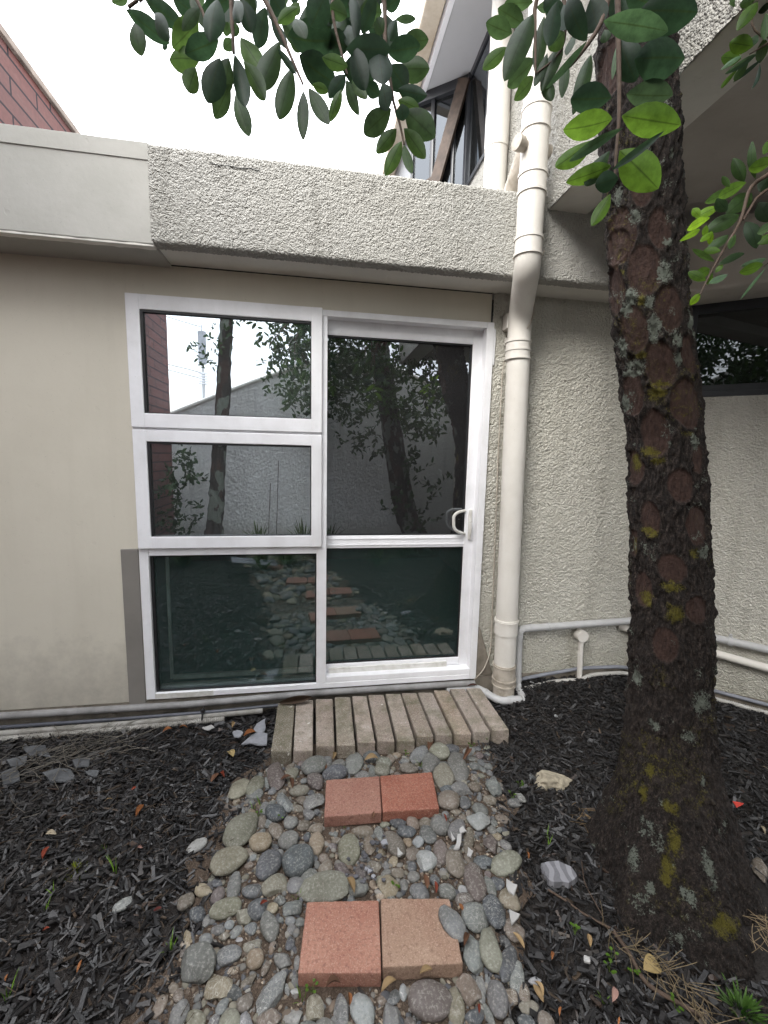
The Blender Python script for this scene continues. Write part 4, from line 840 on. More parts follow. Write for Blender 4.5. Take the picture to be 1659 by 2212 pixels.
C_ = [(470, 15, 235, 30, 120, 'mid'), (400, 200, 185, 65, 140, 'mid'), (300, 270, 88, 185, 150, 'mid'), (468, 112, 250, 602, 195, 'mid', -.06), (255, 380, 63, 558, 115, 'light'), (482, 480, 246, 702, 155, 'mid'), (475, 620, 290, 820, 115, 'light'), (560, 130, 497, 568, 115, 'mid'), (665, 10, 600, 360, 150, 'dark', -.05), (725, 255, 585, 415, 145, 'light'), (705, 345, 540, 705, 135, 'mid'),
      (585, 430, 480, 725, 85, 'mid'), (560, 620, 622, 828, 105, 'mid'), (740, 490, 705, 784, 85, 'mid'), (790, 290, 755, 465, 90, 'mid'), (715, 40, 745, 245, 130, 'dark'), (755, -30, 885, 318, 170, 'dark', -.06), (905, 335, 567, 725, 60, 'top', -.06), (940, 440, 788, 942, 120, 'mid', .05), (1105, 790, 780, 805, 205, 'dark'), (1225, 762, 1605, 775, 195, 'grey'),
      (1110, 962, 703, 1035, 215, 'bright'), (1190, 938, 1662, 1010, 235, 'bright'), (1195, 1035, 742, 1312, 85, 'top', -.04), (960, 1130, 660, 1338, 160, 'bright', .05), (1100, 1340, 742, 1475, 140, 'bright', .04), (1090, 1220, 878, 1525, 135, 'grey'), (1160, 1440, 968, 1500, 160, 'dark'), (1170, 1220, 1484, 1525, 270, 'bright', .03), (1530, 1060, 1130, 1347, 70, 'top', -.04), (1095, 1570, 943, 1838, 115, 'bright'),
      (1040, 170, 1545, 235, 200, 'top', -.08), (1290, 480, 1700, 470, 300, 'dark'), (1170, 320, 1290, 640, 220, 'dark'), (1330, 90, 1780, 110, 290, 'dark', -.05), (930, 0, 1000, 240, 210, 'dark'), (1100, -60, 1260, 180, 180, 'dark'), (1048, 240, 1062, 345, 85, 'mid'), (1165, 330, 1110, 655, 48, 'pale'), (500, 60, 640, 50, 75, 'grey'), (660, -40, 560, 90, 130, 'dark'), (1220, -40, 1500, 60, 200, 'dark'), (1500, -60, 1560, 120, 160, 'dark'), (560, 30, 700, 180, 150, 'dark')]
D_ = [(755, 15, 597, 248, 95, 'light'), (725, 325, 562, 300, 108, 'light'), (640, 410, 492, 412, 92, 'light'), (752, 378, 548, 512, 45, 'top'), (620, 480, 483, 634, 32, 'light'), (692, 440, 574, 583, 52, 'mid'), (792, 410, 588, 573, 30, 'top'), (772, 448, 724, 642, 32, 'top'), (645, 392, 502, 485, 38, 'pale'), (802, 268, 770, 435, 72, 'mid'), (812, 90, 815, 295, 62, 'mid'), (662, -25, 545, 52, 80, 'mid'), (745, -15, 628, 38, 62, 'mid'), (850, 30, 765, 85, 52, 'dark'), (760, 290, 700, 285, 60, 'pale'),
      (742, 1258, 713, 990, 58, 'mid'), (662, 1278, 584, 1113, 80, 'mid'), (560, 1312, 508, 1238, 42, 'grey'), (860, 1135, 700, 1185, 98, 'light'), (677, 1280, 458, 1392, 85, 'light'), (560, 1335, 378, 1422, 75, 'mid'), (717, 1358, 542, 1502, 125, 'mid'), (628, 1508, 402, 1612, 125, 'mid'), (482, 1450, 322, 1523, 75, 'yellow'), (350, 1520, 302, 1468, 55, 'yellow'), (422, 1530, 238, 1612, 70, 'yellow'), (352, 1610, 222, 1687, 42, 'yellow'), (395, 1580, 380, 1665, 42, 'yellow'),
      (442, 1628, 358, 1692, 48, 'yellow'), (430, 1622, 418, 1718, 42, 'yellow'), (552, 1648, 398, 1762, 80, 'mid'), (497, 1762, 378, 1752, 55, 'bright'), (452, 1838, 296, 1750, 48, 'grey'), (485, 1852, 682, 1788, 62, 'top'), (602, 1648, 553, 1752, 48, 'mid'), (672, 1558, 755, 1735, 105, 'dark'), (762, 1420, 835, 1560, 105, 'dark'), (752, 1640, 865, 1578, 72, 'pale'), (640, 1872, 835, 1788, 62, 'pale'), (797, 1858, 632, 1915, 85, 'light'), (812, 1882, 636, 2103, 22, 'pale'),
      (420, 1888, 303, 1952, 75, 'bright'), (392, 1972, 268, 1908, 65, 'bright'), (410, 1992, 537, 1938, 52, 'pale'), (442, 1918, 398, 2003, 38, 'light'), (352, 2060, 282, 2143, 55, 'yellow'), (512, 1858, 462, 1912, 38, 'light'), (840, 1228, 768, 1352, 85, 'dark'), (545, 1482, 465, 1398, 85, 'dark'), (850, 1640, 762, 1722, 105, 'light'), (850, 980, 800, 1080, 60, 'light')]
def branch(nm_pts, rr, parent, label=None):
    L = []
    for P, (r0, r1) in zip(nm_pts, rr):
        P = resample(fillet(P, .08, 4), .02); L.append(tube(P, np.linspace(r0, r1, len(P)), 8))
    V, Fc = join(L); return part('branch', V, Fc, M['twig'], parent, label=label)
def foliage(br, sets):
    Vs, Fs, Cs, k = [], [], [], 0
    for s in sets:
        V, Fc, c = s; Vs.append(V); Fs += [tuple(q+k for q in f) for f in Fc]; Cs.append(c); k += len(V)
    return part('foliage', np.concatenate(Vs), Fs, M['leaf'], br, col=np.concatenate(Cs))
top = np.array([1.79, -1.05, 3.5])
dA = .80
b1 = branch([[top, (1.5, -1.4, 3.45), at(*KA(960, -500), dA), at(*KA(960, -40), dA), at(*KA(985, 440), dA)], [(1.5, -1.4, 3.45), at(*KA(60, -260), dA), at(*KA(200, 10), dA), at(*KA(110, 60), dA)], [at(*KA(960, -500), dA), at(*KA(1230, -30), dA), at(*KA(1330, 170), dA), at(*KA(1450, 450), dA), at(*KA(1560, 700), dA)],
             [at(*KA(200, 10), dA), at(*KA(260, -40), dA)], [at(*KA(620, -120), dA), at(*KA(740, 120), dA), at(*KA(760, 220), dA)]],
            [(.03, .003), (.012, .003), (.006, .002), (.003, .002), (.004, .002)], tree, 'low branch of dark leaves hanging against the sky')
ident = lambda x, y: (x, y)
def filler(n, x0, x1, y0, y1, f):
    L = []
    while len(L) < n:
        x, y = rnd.uniform(x0, x1), rnd.uniform(y0, y1)
        if y > f(x): continue
        a = math.radians(rnd.gauss(95, 35)); l = rnd.uniform(60, 95); L.append((x, y, x+math.cos(a)*l, y+math.sin(a)*l, rnd.uniform(32, 48), rnd.choice(['dark', 'dark', 'mid', 'grey']), rnd.uniform(.05, .3)))
    return L
foliage(b1, [leaves_from(A_, KA, dA, 'mid'), leaves_from(filler(26, 440, 640, -120, 60, lambda x: 60-(640-x)*.25), ident, dA, 'mid')])
b2 = branch([[(1.5, -1.4, 3.45), at(*KB(700, -500), .85), at(*KB(660, 0), .85), at(*KB(680, 350), .85)], [at(*KB(700, -500), .85), at(*KB(920, -20), .85), at(*KB(905, 330), .85), at(*KB(990, 890), .85), at(*KB(1040, 1030), .85), at(*KB(1070, 1200), .85)], [at(*KB(700, -500), .85), at(*KB(430, -20), .85), at(*KB(600, 620), .85)]],
            [(.014, .004), (.006, .0018), (.005, .002)], tree, 'branch tip of green leaves in front of the dark corner window')
foliage(b2, [leaves_from(B_, KB, .85, 'mid'), leaves_from(filler(34, 660, 860, -120, 120, lambda x: 120-abs(x-790)*.8), ident, .85, 'mid')])
dC = .80
b3 = branch([[top, at(*KC(1150, -400), dC), at(*KC(1040, 190), dC), at(*KC(820, 480), dC), at(*KC(740, 560), dC)], [at(*KC(1150, -400), dC), at(*KC(1160, 330), dC), at(*KC(1168, 800), dC), at(*KC(1165, 1000), dC), at(*KC(1140, 1250), dC), at(*KC(1130, 1480), dC)], [at(*KC(1150, -400), dC), at(*KC(480, -40), dC+.1), at(*KC(485, 190), dC+.1), at(*KC(490, 600), dC+.1)], [at(*KC(700, -200), dC+.1), at(*KC(740, 200), dC+.1), at(*KC(705, 440), dC+.1), at(*KC(500, 590), dC+.1)]],
            [(.02, .003), (.006, .0022), (.008, .0018), (.005, .0018)], tree, 'leafy twig hanging in front of the trunk and downpipe')
foliage(b3, [leaves_from([l for l in C_ if l[0] < 740 and l[2] < 760], KC, dC+.1, 'mid', .04), leaves_from([l for l in C_ if not (l[0] < 740 and l[2] < 760)], KC, dC, 'mid', .03)])
dD = 1.15
b4 = branch([[top, (2.35, -1.2, 3.4), at(1800, -100, dD), at(1745, 300, dD), at(*KD(850, 1220), dD), at(*KD(700, 1300), dD), at(*KD(640, 1560), dD), at(*KD(530, 1730), dD), at(*KD(430, 1910), dD), at(*KD(350, 2070), dD)], [at(1745, 300, dD), at(*KD(840, 1330), dD), at(*KD(760, 1370), dD), at(*KD(655, 1545), dD)], [at(1800, -100, dD), at(*KD(835, 300), dD), at(*KD(690, 180), dD), at(*KD(760, 0), dD)], [at(*KD(835, 300), dD), at(*KD(700, 380), dD)], [at(1745, 300, dD), at(*KD(860, 1830), dD), at(*KD(800, 1870), dD)]],
            [(.025, .0016), (.005, .003), (.004, .0018), (.003, .0015), (.004, .0015)], tree, 'drooping twig with lime green leaf tips under the overhang')
D_ = [tuple(l[:5])+({'mid': 'light', 'light': 'bright', 'dark': 'mid', 'grey': 'light'}.get(l[5], l[5]),) for l in D_]
foliage(b4, [leaves_from(D_, KD, dD, 'mid', .05, .5)])
# crown above the frame and generic crowns for the trees behind
def crown(cen, rad, n, ln, rs, tint=(.8, .9, .8), hang=.5, keep=None):
    R_ = np.random.RandomState(rs); k = int(n/9)
    c = R_.normal(size=(k, 3)); c /= np.linalg.norm(c, axis=1, keepdims=True); c *= R_.uniform(.35, 1, (k, 1))**.5
    c = np.array(cen)+c*np.array(rad)*(1+.25*(R_.rand(k, 1)-.5))
    if keep is not None: c = c[keep(c)]
    k = len(c); Vs = []; Cs = []
    d = R_.normal(size=(k, 3)); d[:, 2] -= hang; d /= np.linalg.norm(d, axis=1, keepdims=True)
    P = np.repeat(c, 9, 0)+np.repeat(d, 9, 0)*np.tile(np.linspace(0, ln*2.6, 9), k)[:, None]
    a = R_.normal(size=P.shape)+np.repeat(d, 9, 0)*.8; a /= np.linalg.norm(a, axis=1, keepdims=True)
    f = R_.normal(size=P.shape); f[:, 2] += 1.2; s = np.cross(a, f); s /= np.linalg.norm(s, axis=1, keepdims=True); nn = np.cross(s, a)
    L = ln*R_.uniform(.7, 1.2, (len(P), 1)); W_ = L*.21
    T = [P, P+a*L*.3+s*W_+nn*L*.03, P+a*L*.3-s*W_+nn*L*.03, P+a*L*.72+s*W_*.8+nn*L*.02, P+a*L*.72-s*W_*.8+nn*L*.02, P+a*L-nn*L*.06]
    V = np.stack(T, 1).reshape(-1, 3); o = np.arange(len(P))*6
    Fq = np.stack([o+1, o+3, o+4, o+2], 1); Ft = np.stack([o, o+1, o+2, o+2], 1); Fe = np.stack([o+3, o+5, o+4, o+4], 1)
    Fl = [tuple(x) for x in Fq.tolist()]+[tuple(x[:3]) for x in Ft.tolist()]+[tuple(x[:3]) for x in Fe.tolist()]
    tv = np.array(tint)*R_.uniform(.6, 1.5, (len(P), 1)); col = np.ones((len(V), 4)); col[:, :3] = np.repeat(tv, 6, 0)
    return V, Fl, col
V, Fc, c = crown((1.75, -1.0, 4.9), (1.5, 1.2, .9), 1500, .075, 3); part('crown', V, Fc, M['leaf'], tree, col=c)
br = branch([[top, (1.3, -1.3, 4.5), (.6, -1.4, 5.0)], [top, (2.6, -1.3, 4.6), (3.0, -1.5, 5.1)], [(1.72, -1.08, 4.2), (1.6, -.2, 4.9), (1.2, .2, 5.3)]], [(.05, .01)]*3, tree)

# ================================================================ BEHIND THE CAMERA (mirrored in the glass)
def back_tree(lab, cs, r0, r1, crowns, seed, n_l=.075):
    t = thing('tree', lab, 'tree', (cs[0][0], cs[0][1], 0))
    h = cs[-1][2]; rad = lambda z, th: np.interp(z, [-.1, .15, .5, h], [r0*1.7, r0*1.25, r0, r1])*(1+.1*np.cos(3*th)*(z < .4))
    P = resample(cs, .02)
    th = np.linspace(0, 2*math.pi, 60, endpoint=False); TH, ZZ = np.meshgrid(th, P[:, 2])
    D = np.stack([np.cos(TH), np.sin(TH), 0*TH], -1); B = P[:, None]+D*rad(ZZ, TH)[..., None]; V = B.reshape(-1, 3)
    V = V+D.reshape(-1, 3)*((fbm(V*np.array([30, 30, 9]), 3, seed)-.5)*.05)[:, None]
    col = np.zeros((len(V), 3)); col[:, 2] = sstep(fbm(V*np.array([11, 11, 7]), 3, seed+9), .56, .62); col[:, 0] = sstep(fbm(V*np.array([8, 8, 4]), 2, seed+19), .5, .6)
    part('trunk', V, grid_faces(len(P), 60, True)[:, ::-1], M['bark'], t, col=col)
    Vs, Fs, Cs, k = [], [], [], 0
    for cc in crowns:
        V, Fc, c = crown(*cc); Vs.append(V); Fs += [tuple(q+k for q in f) for f in Fc]; Cs.append(c); k += len(V)
    part('crown', np.concatenate(Vs), Fs, M['leaf_far'], t, col=np.concatenate(Cs)); return t
t2 = back_tree('slim grey upright trunk reflected in the two window sashes', [(-.60, -4.0, -.05), (-.52, -4.0, .2), (-.46, -4.0, .6), (-.40, -4.0, 1.4), (-.33, -4.0, 2.1), (-.26, -4.0, 3.2), (-.15, -4.0, 4.6)], .105, .07,
     [((.15, -3.9, 4.6), (1.0, .7, .7), 1500, .08, 21), ((-.38, -3.9, 3.0), (.25, .2, .35), 130, .08, 22), ((-.62, -3.9, 2.78), (.22, .1, .08), 45, .08, 23)], 31)
t3 = back_tree('leaning pale-blotched trunk reflected in the dark door pane', [(2.62, -4.0, -.05), (2.50, -4.0, .2), (2.36, -4.0, .45), (2.25, -4.0, .9), (2.10, -4.0, 1.7), (1.96, -4.0, 2.5), (1.84, -4.0, 3.2), (1.7, -4.0, 4.6)], .17, .10,
     [((1.7, -3.6, 3.6), (1.75, .8, 1.1), 4600, .095, 41), ((1.0, -3.9, 2.75), (.75, .6, .75), 2600, .095, 42), ((2.35, -3.3, 2.35), (.9, .5, .5), 1500, .10, 43, (1.1, 1.25, .9)), ((1.9, -4.2, 1.9), (.7, .3, .4), 500, .10, 44)], 32)
cl = crown((2.45, -3.78, .9), (.34, .16, .8), 260, .11, 51, (.6, .8, .6), .2); V, Fc, c = cl
solo('climber', V, Fc, M['leaf_far'], 'dark climbing plant up the leaning trunk, seen in the door glass', 'climbing plant', col=c)
bw_ = thing('back_wall', 'roughcast gable wall mirrored in the window sashes', 'wall', (1.5, -5.05, 0))
us = np.linspace(-1.4, 5.2, 500); tops = np.interp(us, [-1.4, -1.1, 0.1, 1.6, 3.2, 5.2], [2.0, 2.14, 2.66, 3.25, 2.6, 1.9])
vv = np.linspace(0, 1, 200); B = np.stack([np.repeat(us, 200), np.full(100000, -5.0), (np.outer(tops, vv)).ravel()], 1)
B[:, 1] += relief(B*.45, .011)+.0; part('wall', B, grid_faces(500, 200), M['rough_back'], bw_)
V = np.array([(u, -5.0, t) for u, t in zip(us[::50], tops[::50])]+[(us[-1], -5.0, tops[-1])]); V, Fc = tube(V, .035, 8); part('capping', V, Fc, M['soffit'], bw_)
Vb, Fb = rbox(-1.4, 5.2, -5.2, -5.03, -.1, 1.9, 0); part('wall_core', Vb, Fb, M['soffit'], bw_, smooth=False)
sidew = thing('side_wall', 'shaded plain side wall mirrored at the edge of the dark door pane', 'wall', (3.6, -3.6, 0))
V, Fc = rbox(3.4, 3.5, -5.0, -2.2, -.1, 2.6, 0); part('wall', V, Fc, M['rough_wall'], sidew, smooth=False)
# antenna pole far away
ap = on(1, 28, 436, 720); pole = thing('antenna_pole', 'grey phone mast with a tall cylindrical antenna mirrored in the top sash', 'phone mast', (ap[0], -28, 0))
zt, zb = on(1, 28, 436, 716)[2], on(1, 28, 437, 786)[2]; z1 = on(1, 28, 438, 830)[2]; z0 = on(1, 28, 438, 808)[2]
V, Fc = join([tube([(ap[0], -28, zb), (ap[0], -28, zt)], .25, 16), tube([(ap[0], -28, zt), (ap[0], -28, zt+.4)], .03, 6)]); part('antenna', V, Fc, plain('grey antenna', (.30, .31, .33), .6), pole)
V, Fc = tube([(ap[0], -28, 0), (ap[0], -28, zb)], [.13, .09], 12); part('mast', V, Fc, M['pipe_grey'], pole)
L = [rbox(ap[0]-.28, ap[0]+.28, -28.1, -27.9, z_, z_+.07, 0) for z_ in np.linspace(z1, z0, 5)]; V, Fc = join(L); part('insulator_bracket', V, Fc, M['white_metal'], pole)
for k, dz in enumerate((0, .35, 3.2)):
    V, Fc = tube([(ap[0], -28, z0+dz-.3), (ap[0]-14, -26, z0+dz+2.5)], .02, 6); solo('overhead_wire', V, Fc, M['gasket'], ('lower', 'middle', 'upper')[k]+' overhead wire strung from the phone mast', 'wire')
# strap-leaf plants and shrubs
def strap_plant(x, y, n, L, wd, rs, lab, nm='plant', tint=(1., 1., .9), droop=.55, cat='plant', group=None):
    R_ = np.random.RandomState(rs); Vs, Fs, Cs, k = [], [], [], 0
    for i in range(n):
        a = R_.uniform(0, 6.283); l = L*R_.uniform(.55, 1.1); lean = R_.uniform(.15, .9); w_ = wd*R_.uniform(.7, 1.2)
        d = np.array([math.cos(a), math.sin(a), 0]); s = np.array([-d[1], d[0], 0]); u = np.linspace(0, 1, 9)
        rr = l*lean*u; zz = l*(1-lean*.55)*(u-droop*lean*u**2.2*1.1)
        b = np.array([x, y, float(gh(np.array([x]), np.array([y]))[0])])+d*R_.uniform(0, .03)
        C_l = b+d*rr[:, None]+np.array([0, 0, 1])*zz[:, None]; h = (w_/2*np.sin(np.clip(u*1.0+.12, 0, 1)*math.pi)**.6)[:, None]
        V = np.stack([C_l-s*h, C_l+s*h], 1).reshape(-1, 3); Vs.append(V)
        Fs += [(k+2*j, k+2*j+1, k+2*j+3, k+2*j+2) for j in range(8)]; k += len(V)
        c = np.ones((len(V), 4)); c[:, :3] = np.array(tint)*R_.uniform(.6, 1.3); Cs.append(c)
    return solo(nm, np.concatenate(Vs), Fs, M['leaf_far'] if tint[0] < 3 else M['leaf_dead'], lab, cat, group, col=np.concatenate(Cs), org=(x, y, 0))
GS = 'strap-leaved plants mirrored in the lower glass'
for i, (x, y, n, L, lab) in enumerate(((.28, -2.95, 60, .55, 'strap-leaf plant with a fallen board, mirrored in the bottom pane'), (.55, -3.25, 50, .55, 'arching green strap-leaf clump mirrored beside the bottom pane edge'), (1.75, -3.1, 45, .5, 'strap-leaf clump mirrored at the top of the lower door pane'), (2.2, -3.5, 40, .5, 'dark strap-leaf clump at the foot of the leaning tree'), (.75, -4.4, 50, .7, 'fern-like bush mirrored low in the middle sash'), (.05, -4.6, 40, .6, 'small bushy plant mirrored by the slim trunk'), (1.15, -4.5, 45, .6, 'dark bush mirrored at the edge of the middle sash'), (-.9, -4.2, 30, .45, 'sparse clump mirrored below the clad wall'), (-.75, -3.3, 45, .5, 'leafy clump mirrored in the mulch corner of the bottom pane'))):
    strap_plant(x, y, n, L, .028, 60+i, lab, group=GS, tint=(1.5, 1.5, 1.) if i in (0, 1, 4, 5) else (.8, .9, .8))
V, Fc, c = crown((-1.0, -4.3, .75), (.25, .3, .75), 420, .10, 91, (.55, .7, .5), .3); solo('shrub', V, Fc, M['leaf_far'], 'dark shrub mirrored in front of the clad wall', 'shrub', col=c, org=(-1., -4.3, 0))
V, Fc = beam((-.05, -2.75, .20), (.45, -2.95, .10), .12, .015, (0, .4, .9)); solo('board', V, Fc, M['slate'], 'thin grey board tipped against the strap leaves, seen in the bottom pane', 'board')
for k, (x, y) in enumerate(((.20, -4.5), (.32, -4.55))):
    V, Fc = tube([(x, y, 0), (x+.05, y, 1.0+.35*k)], .005, 6); solo('stake', V, Fc, M['twig'], ('shorter', 'taller')[k]+' thin stake mirrored against the roughcast gable wall', 'stake')
# ================================================================ STONES
def base_stone(seed, kind):
    bm = bmesh.new(); bmesh.ops.create_icosphere(bm, subdivisions=4 if kind == 'a' else 3, radius=1)
    P = np.array([v.co[:] for v in bm.verts]); R_ = np.random.RandomState(seed)
    Q = P.copy()
    if kind == 'a':
        for _ in range(11):
            n = R_.normal(size=3); n /= np.linalg.norm(n); h = R_.uniform(.62, .9); d = Q @ n; Q = Q-np.outer(np.maximum(d-h, 0), n)*.93
    else:
        for _ in range(4):
            n = R_.normal(size=3); n /= np.linalg.norm(n); h = R_.uniform(.74, .96); d = Q @ n; Q = Q-np.outer(np.maximum(d-h, 0), n)*.6
    Q = Q*(1+((fbm(P*1.3+seed*5, 2, seed)-.5)*.34)[:, None])
    if kind == 'e': Q[:, 0] *= 1; Q[:, 1] *= 1-.22*Q[:, 0]      # egg / pear
    Q *= (1+(fbm(P*9+seed, 3, seed)-.5)*.035)[:, None]
    Q -= (Q.max(0)+Q.min(0))/2; Q /= (Q.max(0)-Q.min(0))/2
    me = bpy.data.meshes.new('stone'); bm.free()
    bm = bmesh.new(); bmesh.ops.create_icosphere(bm, subdivisions=4 if kind == 'a' else 3, radius=1)
    for v, q in zip(bm.verts, Q): v.co = q
    bm.to_mesh(me); bm.free(); me.polygons.foreach_set('use_smooth', [True]*len(me.polygons)); me.materials.append(M['stone']); return me
SM = [base_stone(100+i, 'r') for i in range(7)]+[base_stone(200+i, 'e') for i in range(5)]+[base_stone(300+i, 'a') for i in range(5)]
SCOL = {'g': ((.155, .160, .158), 'grey'), 'd': ((.085, .092, .10), 'dark grey'), 'o': ((.19, .185, .145), 'olive grey'), 'b': ((.165, .14, .115), 'brown'), 't': ((.24, .20, .145), 'tan'), 'l': ((.25, .26, .265), 'pale grey'), 'p': ((.125, .105, .10), 'purple-brown')}
ANCH = [('deep red paver', (1.31, -.75)), ('scratched pink paver', (1.07, -.74)), ('large pink paver', (.985, -1.28)), ('tan orange paver', (1.20, -1.30)), ('middle brick', (1.30, -.45)), ('dark mossy brick', (.75, -.48)), ('downpipe brick', (1.85, -.50)), ('striped slate', (1.75, -1.17)), ('concrete lump', (1.99, -.73))]
UN = 'zero one two three four five six seven eight nine ten eleven twelve thirteen fourteen fifteen sixteen seventeen eighteen nineteen'.split(); TN = 'x x twenty thirty forty fifty sixty seventy eighty ninety'.split()
def words_(n): return 'one hundred and more' if n > 99 else UN[n] if n < 20 else TN[n//10]+('-'+UN[n % 10] if n % 10 else '')
DIRS = ['tree side', 'door-tree side', 'door side', 'door-mulch side', 'mulch side', 'near-mulch side', 'near side', 'near-tree side']
USED = set()
def where_label(head, x, y):
    c = sorted(ANCH, key=lambda a: (a[1][0]-x)**2+(a[1][1]-y)**2)
    for a in c[:6]:
        dx, dy = x-a[1][0], y-a[1][1]; d = int(round(math.hypot(dx, dy)*100)); k = int(round(math.atan2(dy, dx)/(math.pi/4))) % 8
        s = f"{head}, {words_(max(1, d))} cm {DIRS[k]} of {a[0]}"
        if s not in USED and len(s.split()) <= 16: USED.add(s); return s
    s = f"{head}, a shade lighter, {DIRS[k]} of the {c[0][0]}"; USED.add(s); return s
PL = []     # placed circles
def add_stone(x, y, a, b, yaw, ck, zoff=0, kind=None, th=None, flat=.52, tilt=.12):
    small = a < .016; shp = 'long' if a/b > 1.75 else 'oval' if a/b > 1.25 else 'round'
    if kind is None: kind = rnd.choice('rrrree') if a/b > 1.15 else 'r'
    me = {'r': SM[rnd.randrange(7)], 'e': SM[7+rnd.randrange(5)], 'a': SM[12+rnd.randrange(5)]}[kind]
    if kind == 'a': shp = 'angular'
    size = 'tiny' if a < .012 else 'small' if a < .022 else 'medium' if a < .036 else 'large' if a < .055 else 'very large'
    noun = 'pebble' if a < .03 else 'river stone'
    o = bpy.data.objects.new('pebble' if a < .03 else 'river_stone', me); COL.objects.link(o)
    c = th if th else min(a, b)*flat*rnd.uniform(.85, 1.15)
    z = float(gh(np.array([x]), np.array([y]))[0])+.004+c*.55+zoff
    o.location = (x, y, z); o.scale = (a, b, c); o.rotation_euler = (rnd.uniform(-tilt, tilt), rnd.uniform(-tilt, tilt), yaw+(math.pi if rnd.random() < .5 else 0))
    j = rnd.uniform(.85, 1.18); base = SCOL[ck][0]; o.color = (base[0]*j*rnd.uniform(.95, 1.05), base[1]*j, base[2]*j*rnd.uniform(.95, 1.05), 1)
    tag(o, where_label(f"{size} {SCOL[ck][1]} {shp} {noun}", x, y), 'stone', 'river stones laid as a path')
    PL.append((x, y, a, b, yaw)); return o
S3 = [(447, 437, 55, 37, 100, 'p'), (517, 433, 28, 25, 0, 'o'), (615, 408, 48, 38, 40, 'g'), (675, 378, 33, 20, 100, 'g'), (725, 388, 28, 22, 20, 'g'), (707, 432, 53, 28, 5, 'd'), (620, 463, 40, 32, 120, 'p'), (793, 384, 44, 40, 90, 'g'), (870, 352, 36, 22, 5, 'd'), (827, 433, 32, 17, 0, 'g'), (872, 417, 27, 15, 90, 'g'), (917, 412, 32, 27, 20, 'o'), (922, 377, 33, 20, 160, 'o'), (953, 360, 20, 17, 0, 'b'), (1035, 405, 40, 25, 0, 'b'), (1080, 347, 40, 28, 50, 'g'), (1127, 385, 45, 36, 70, 'g'), (1170, 335, 42, 28, 140, 'o'), (1222, 323, 33, 17, 0, 'd'),
      (1250, 402, 57, 38, 105, 'g'), (1187, 392, 22, 15, 0, 'd'), (1303, 330, 23, 15, 20, 'l'), (1187, 447, 50, 46, 90, 'o'), (1204, 500, 27, 20, 20, 'd'), (1260, 500, 32, 27, 20, 'g', 'a'), (1210, 553, 47, 35, 165, 'b'), (1282, 563, 27, 27, 0, 'd'), (1410, 500, 37, 27, 150, 'g', 'a'), (1325, 492, 25, 20, 0, 'b'), (1325, 395, 22, 14, 0, 'g'), (1390, 548, 30, 17, 165, 'b'), (1350, 590, 33, 27, 120, 'g'), (1345, 645, 42, 35, 130, 'l', 'a'),
      (285, 490, 52, 34, 60, 'o'), (355, 480, 45, 28, 60, 'o'), (407, 462, 25, 13, 100, 'g'), (352, 515, 35, 20, 0, 'g'), (445, 605, 43, 33, 150, 'd'), (485, 555, 42, 27, 120, 'g', 'a'), (550, 505, 42, 22, 10, 'o'), (535, 575, 33, 14, 0, 'b'), (560, 540, 24, 15, 0, 'b'), (615, 550, 45, 30, 10, 'g', 'a'), (627, 588, 15, 13, 0, 'd'), (290, 683, 84, 53, 60, 'o'), (380, 733, 47, 38, 0, 't'), (240, 820, 85, 52, 25, 'o'), (447, 677, 37, 28, 120, 'b'), (512, 640, 30, 25, 0, 'g'), (622, 660, 30, 20, 0, 'b'), (627, 723, 47, 33, 95, 't'), (502, 722, 45, 37, 10, 'g'), (558, 730, 18, 14, 0, 'b'), (385, 635, 27, 18, 90, 'b'), (412, 642, 18, 17, 90, 'g'), (570, 650, 30, 20, 30, 'b'),
      (415, 830, 68, 46, 60, 'd'), (545, 818, 68, 58, 30, 'd'), (462, 770, 18, 16, 0, 'g'), (770, 750, 60, 47, 100, 'o'), (830, 662, 45, 22, 0, 'b'), (905, 670, 30, 22, 100, 'g'), (985, 630, 35, 20, 0, 'd'), (1052, 635, 28, 23, 120, 'b'), (1107, 640, 27, 22, 0, 'b'), (970, 725, 60, 36, 120, 'b'), (1025, 667, 40, 24, 170, 'd'), (1030, 715, 22, 16, 120, 't'), (860, 725, 42, 27, 100, 'b'), (1075, 717, 25, 23, 0, 'l', 'a'), (1120, 690, 40, 30, 120, 'g'), (1170, 655, 42, 36, 120, 'g'), (1245, 675, 45, 33, 60, 'g'), (1298, 720, 50, 22, 80, 'b'), (1175, 765, 48, 30, 95, 'p'), (1110, 800, 42, 36, 130, 'l', 'a'), (1050, 768, 30, 28, 0, 'b', 'a'), (1240, 820, 58, 40, 100, 'b'), (1395, 745, 40, 30, 100, 'p', 'a'), (1462, 830, 62, 48, 30, 'o'),
      (97, 748, 50, 22, 30, 'l'), (657, 790, 20, 17, 0, 'b'), (670, 838, 33, 28, 60, 'b'), (740, 840, 36, 27, 140, 'p', 'a'), (825, 850, 28, 32, 0, 'p'), (880, 820, 30, 22, 150, 'b', 'a'), (930, 630, 22, 12, 0, 'o'), (1120, 745, 14, 14, 0, 'd'), (1360, 820, 40, 27, 0, 'd'), (1315, 862, 38, 33, 0, 'p'), (1500, 565, 27, 17, 10, 'g'), (572, 462, 16, 12, 0, 'g'), (1385, 395, 18, 12, 0, 'g'), (1160, 610, 20, 12, 0, 'b'), (1195, 605, 16, 12, 0, 'g'), (1240, 598, 22, 12, 0, 'b'), (1300, 605, 14, 16, 0, 'b')]
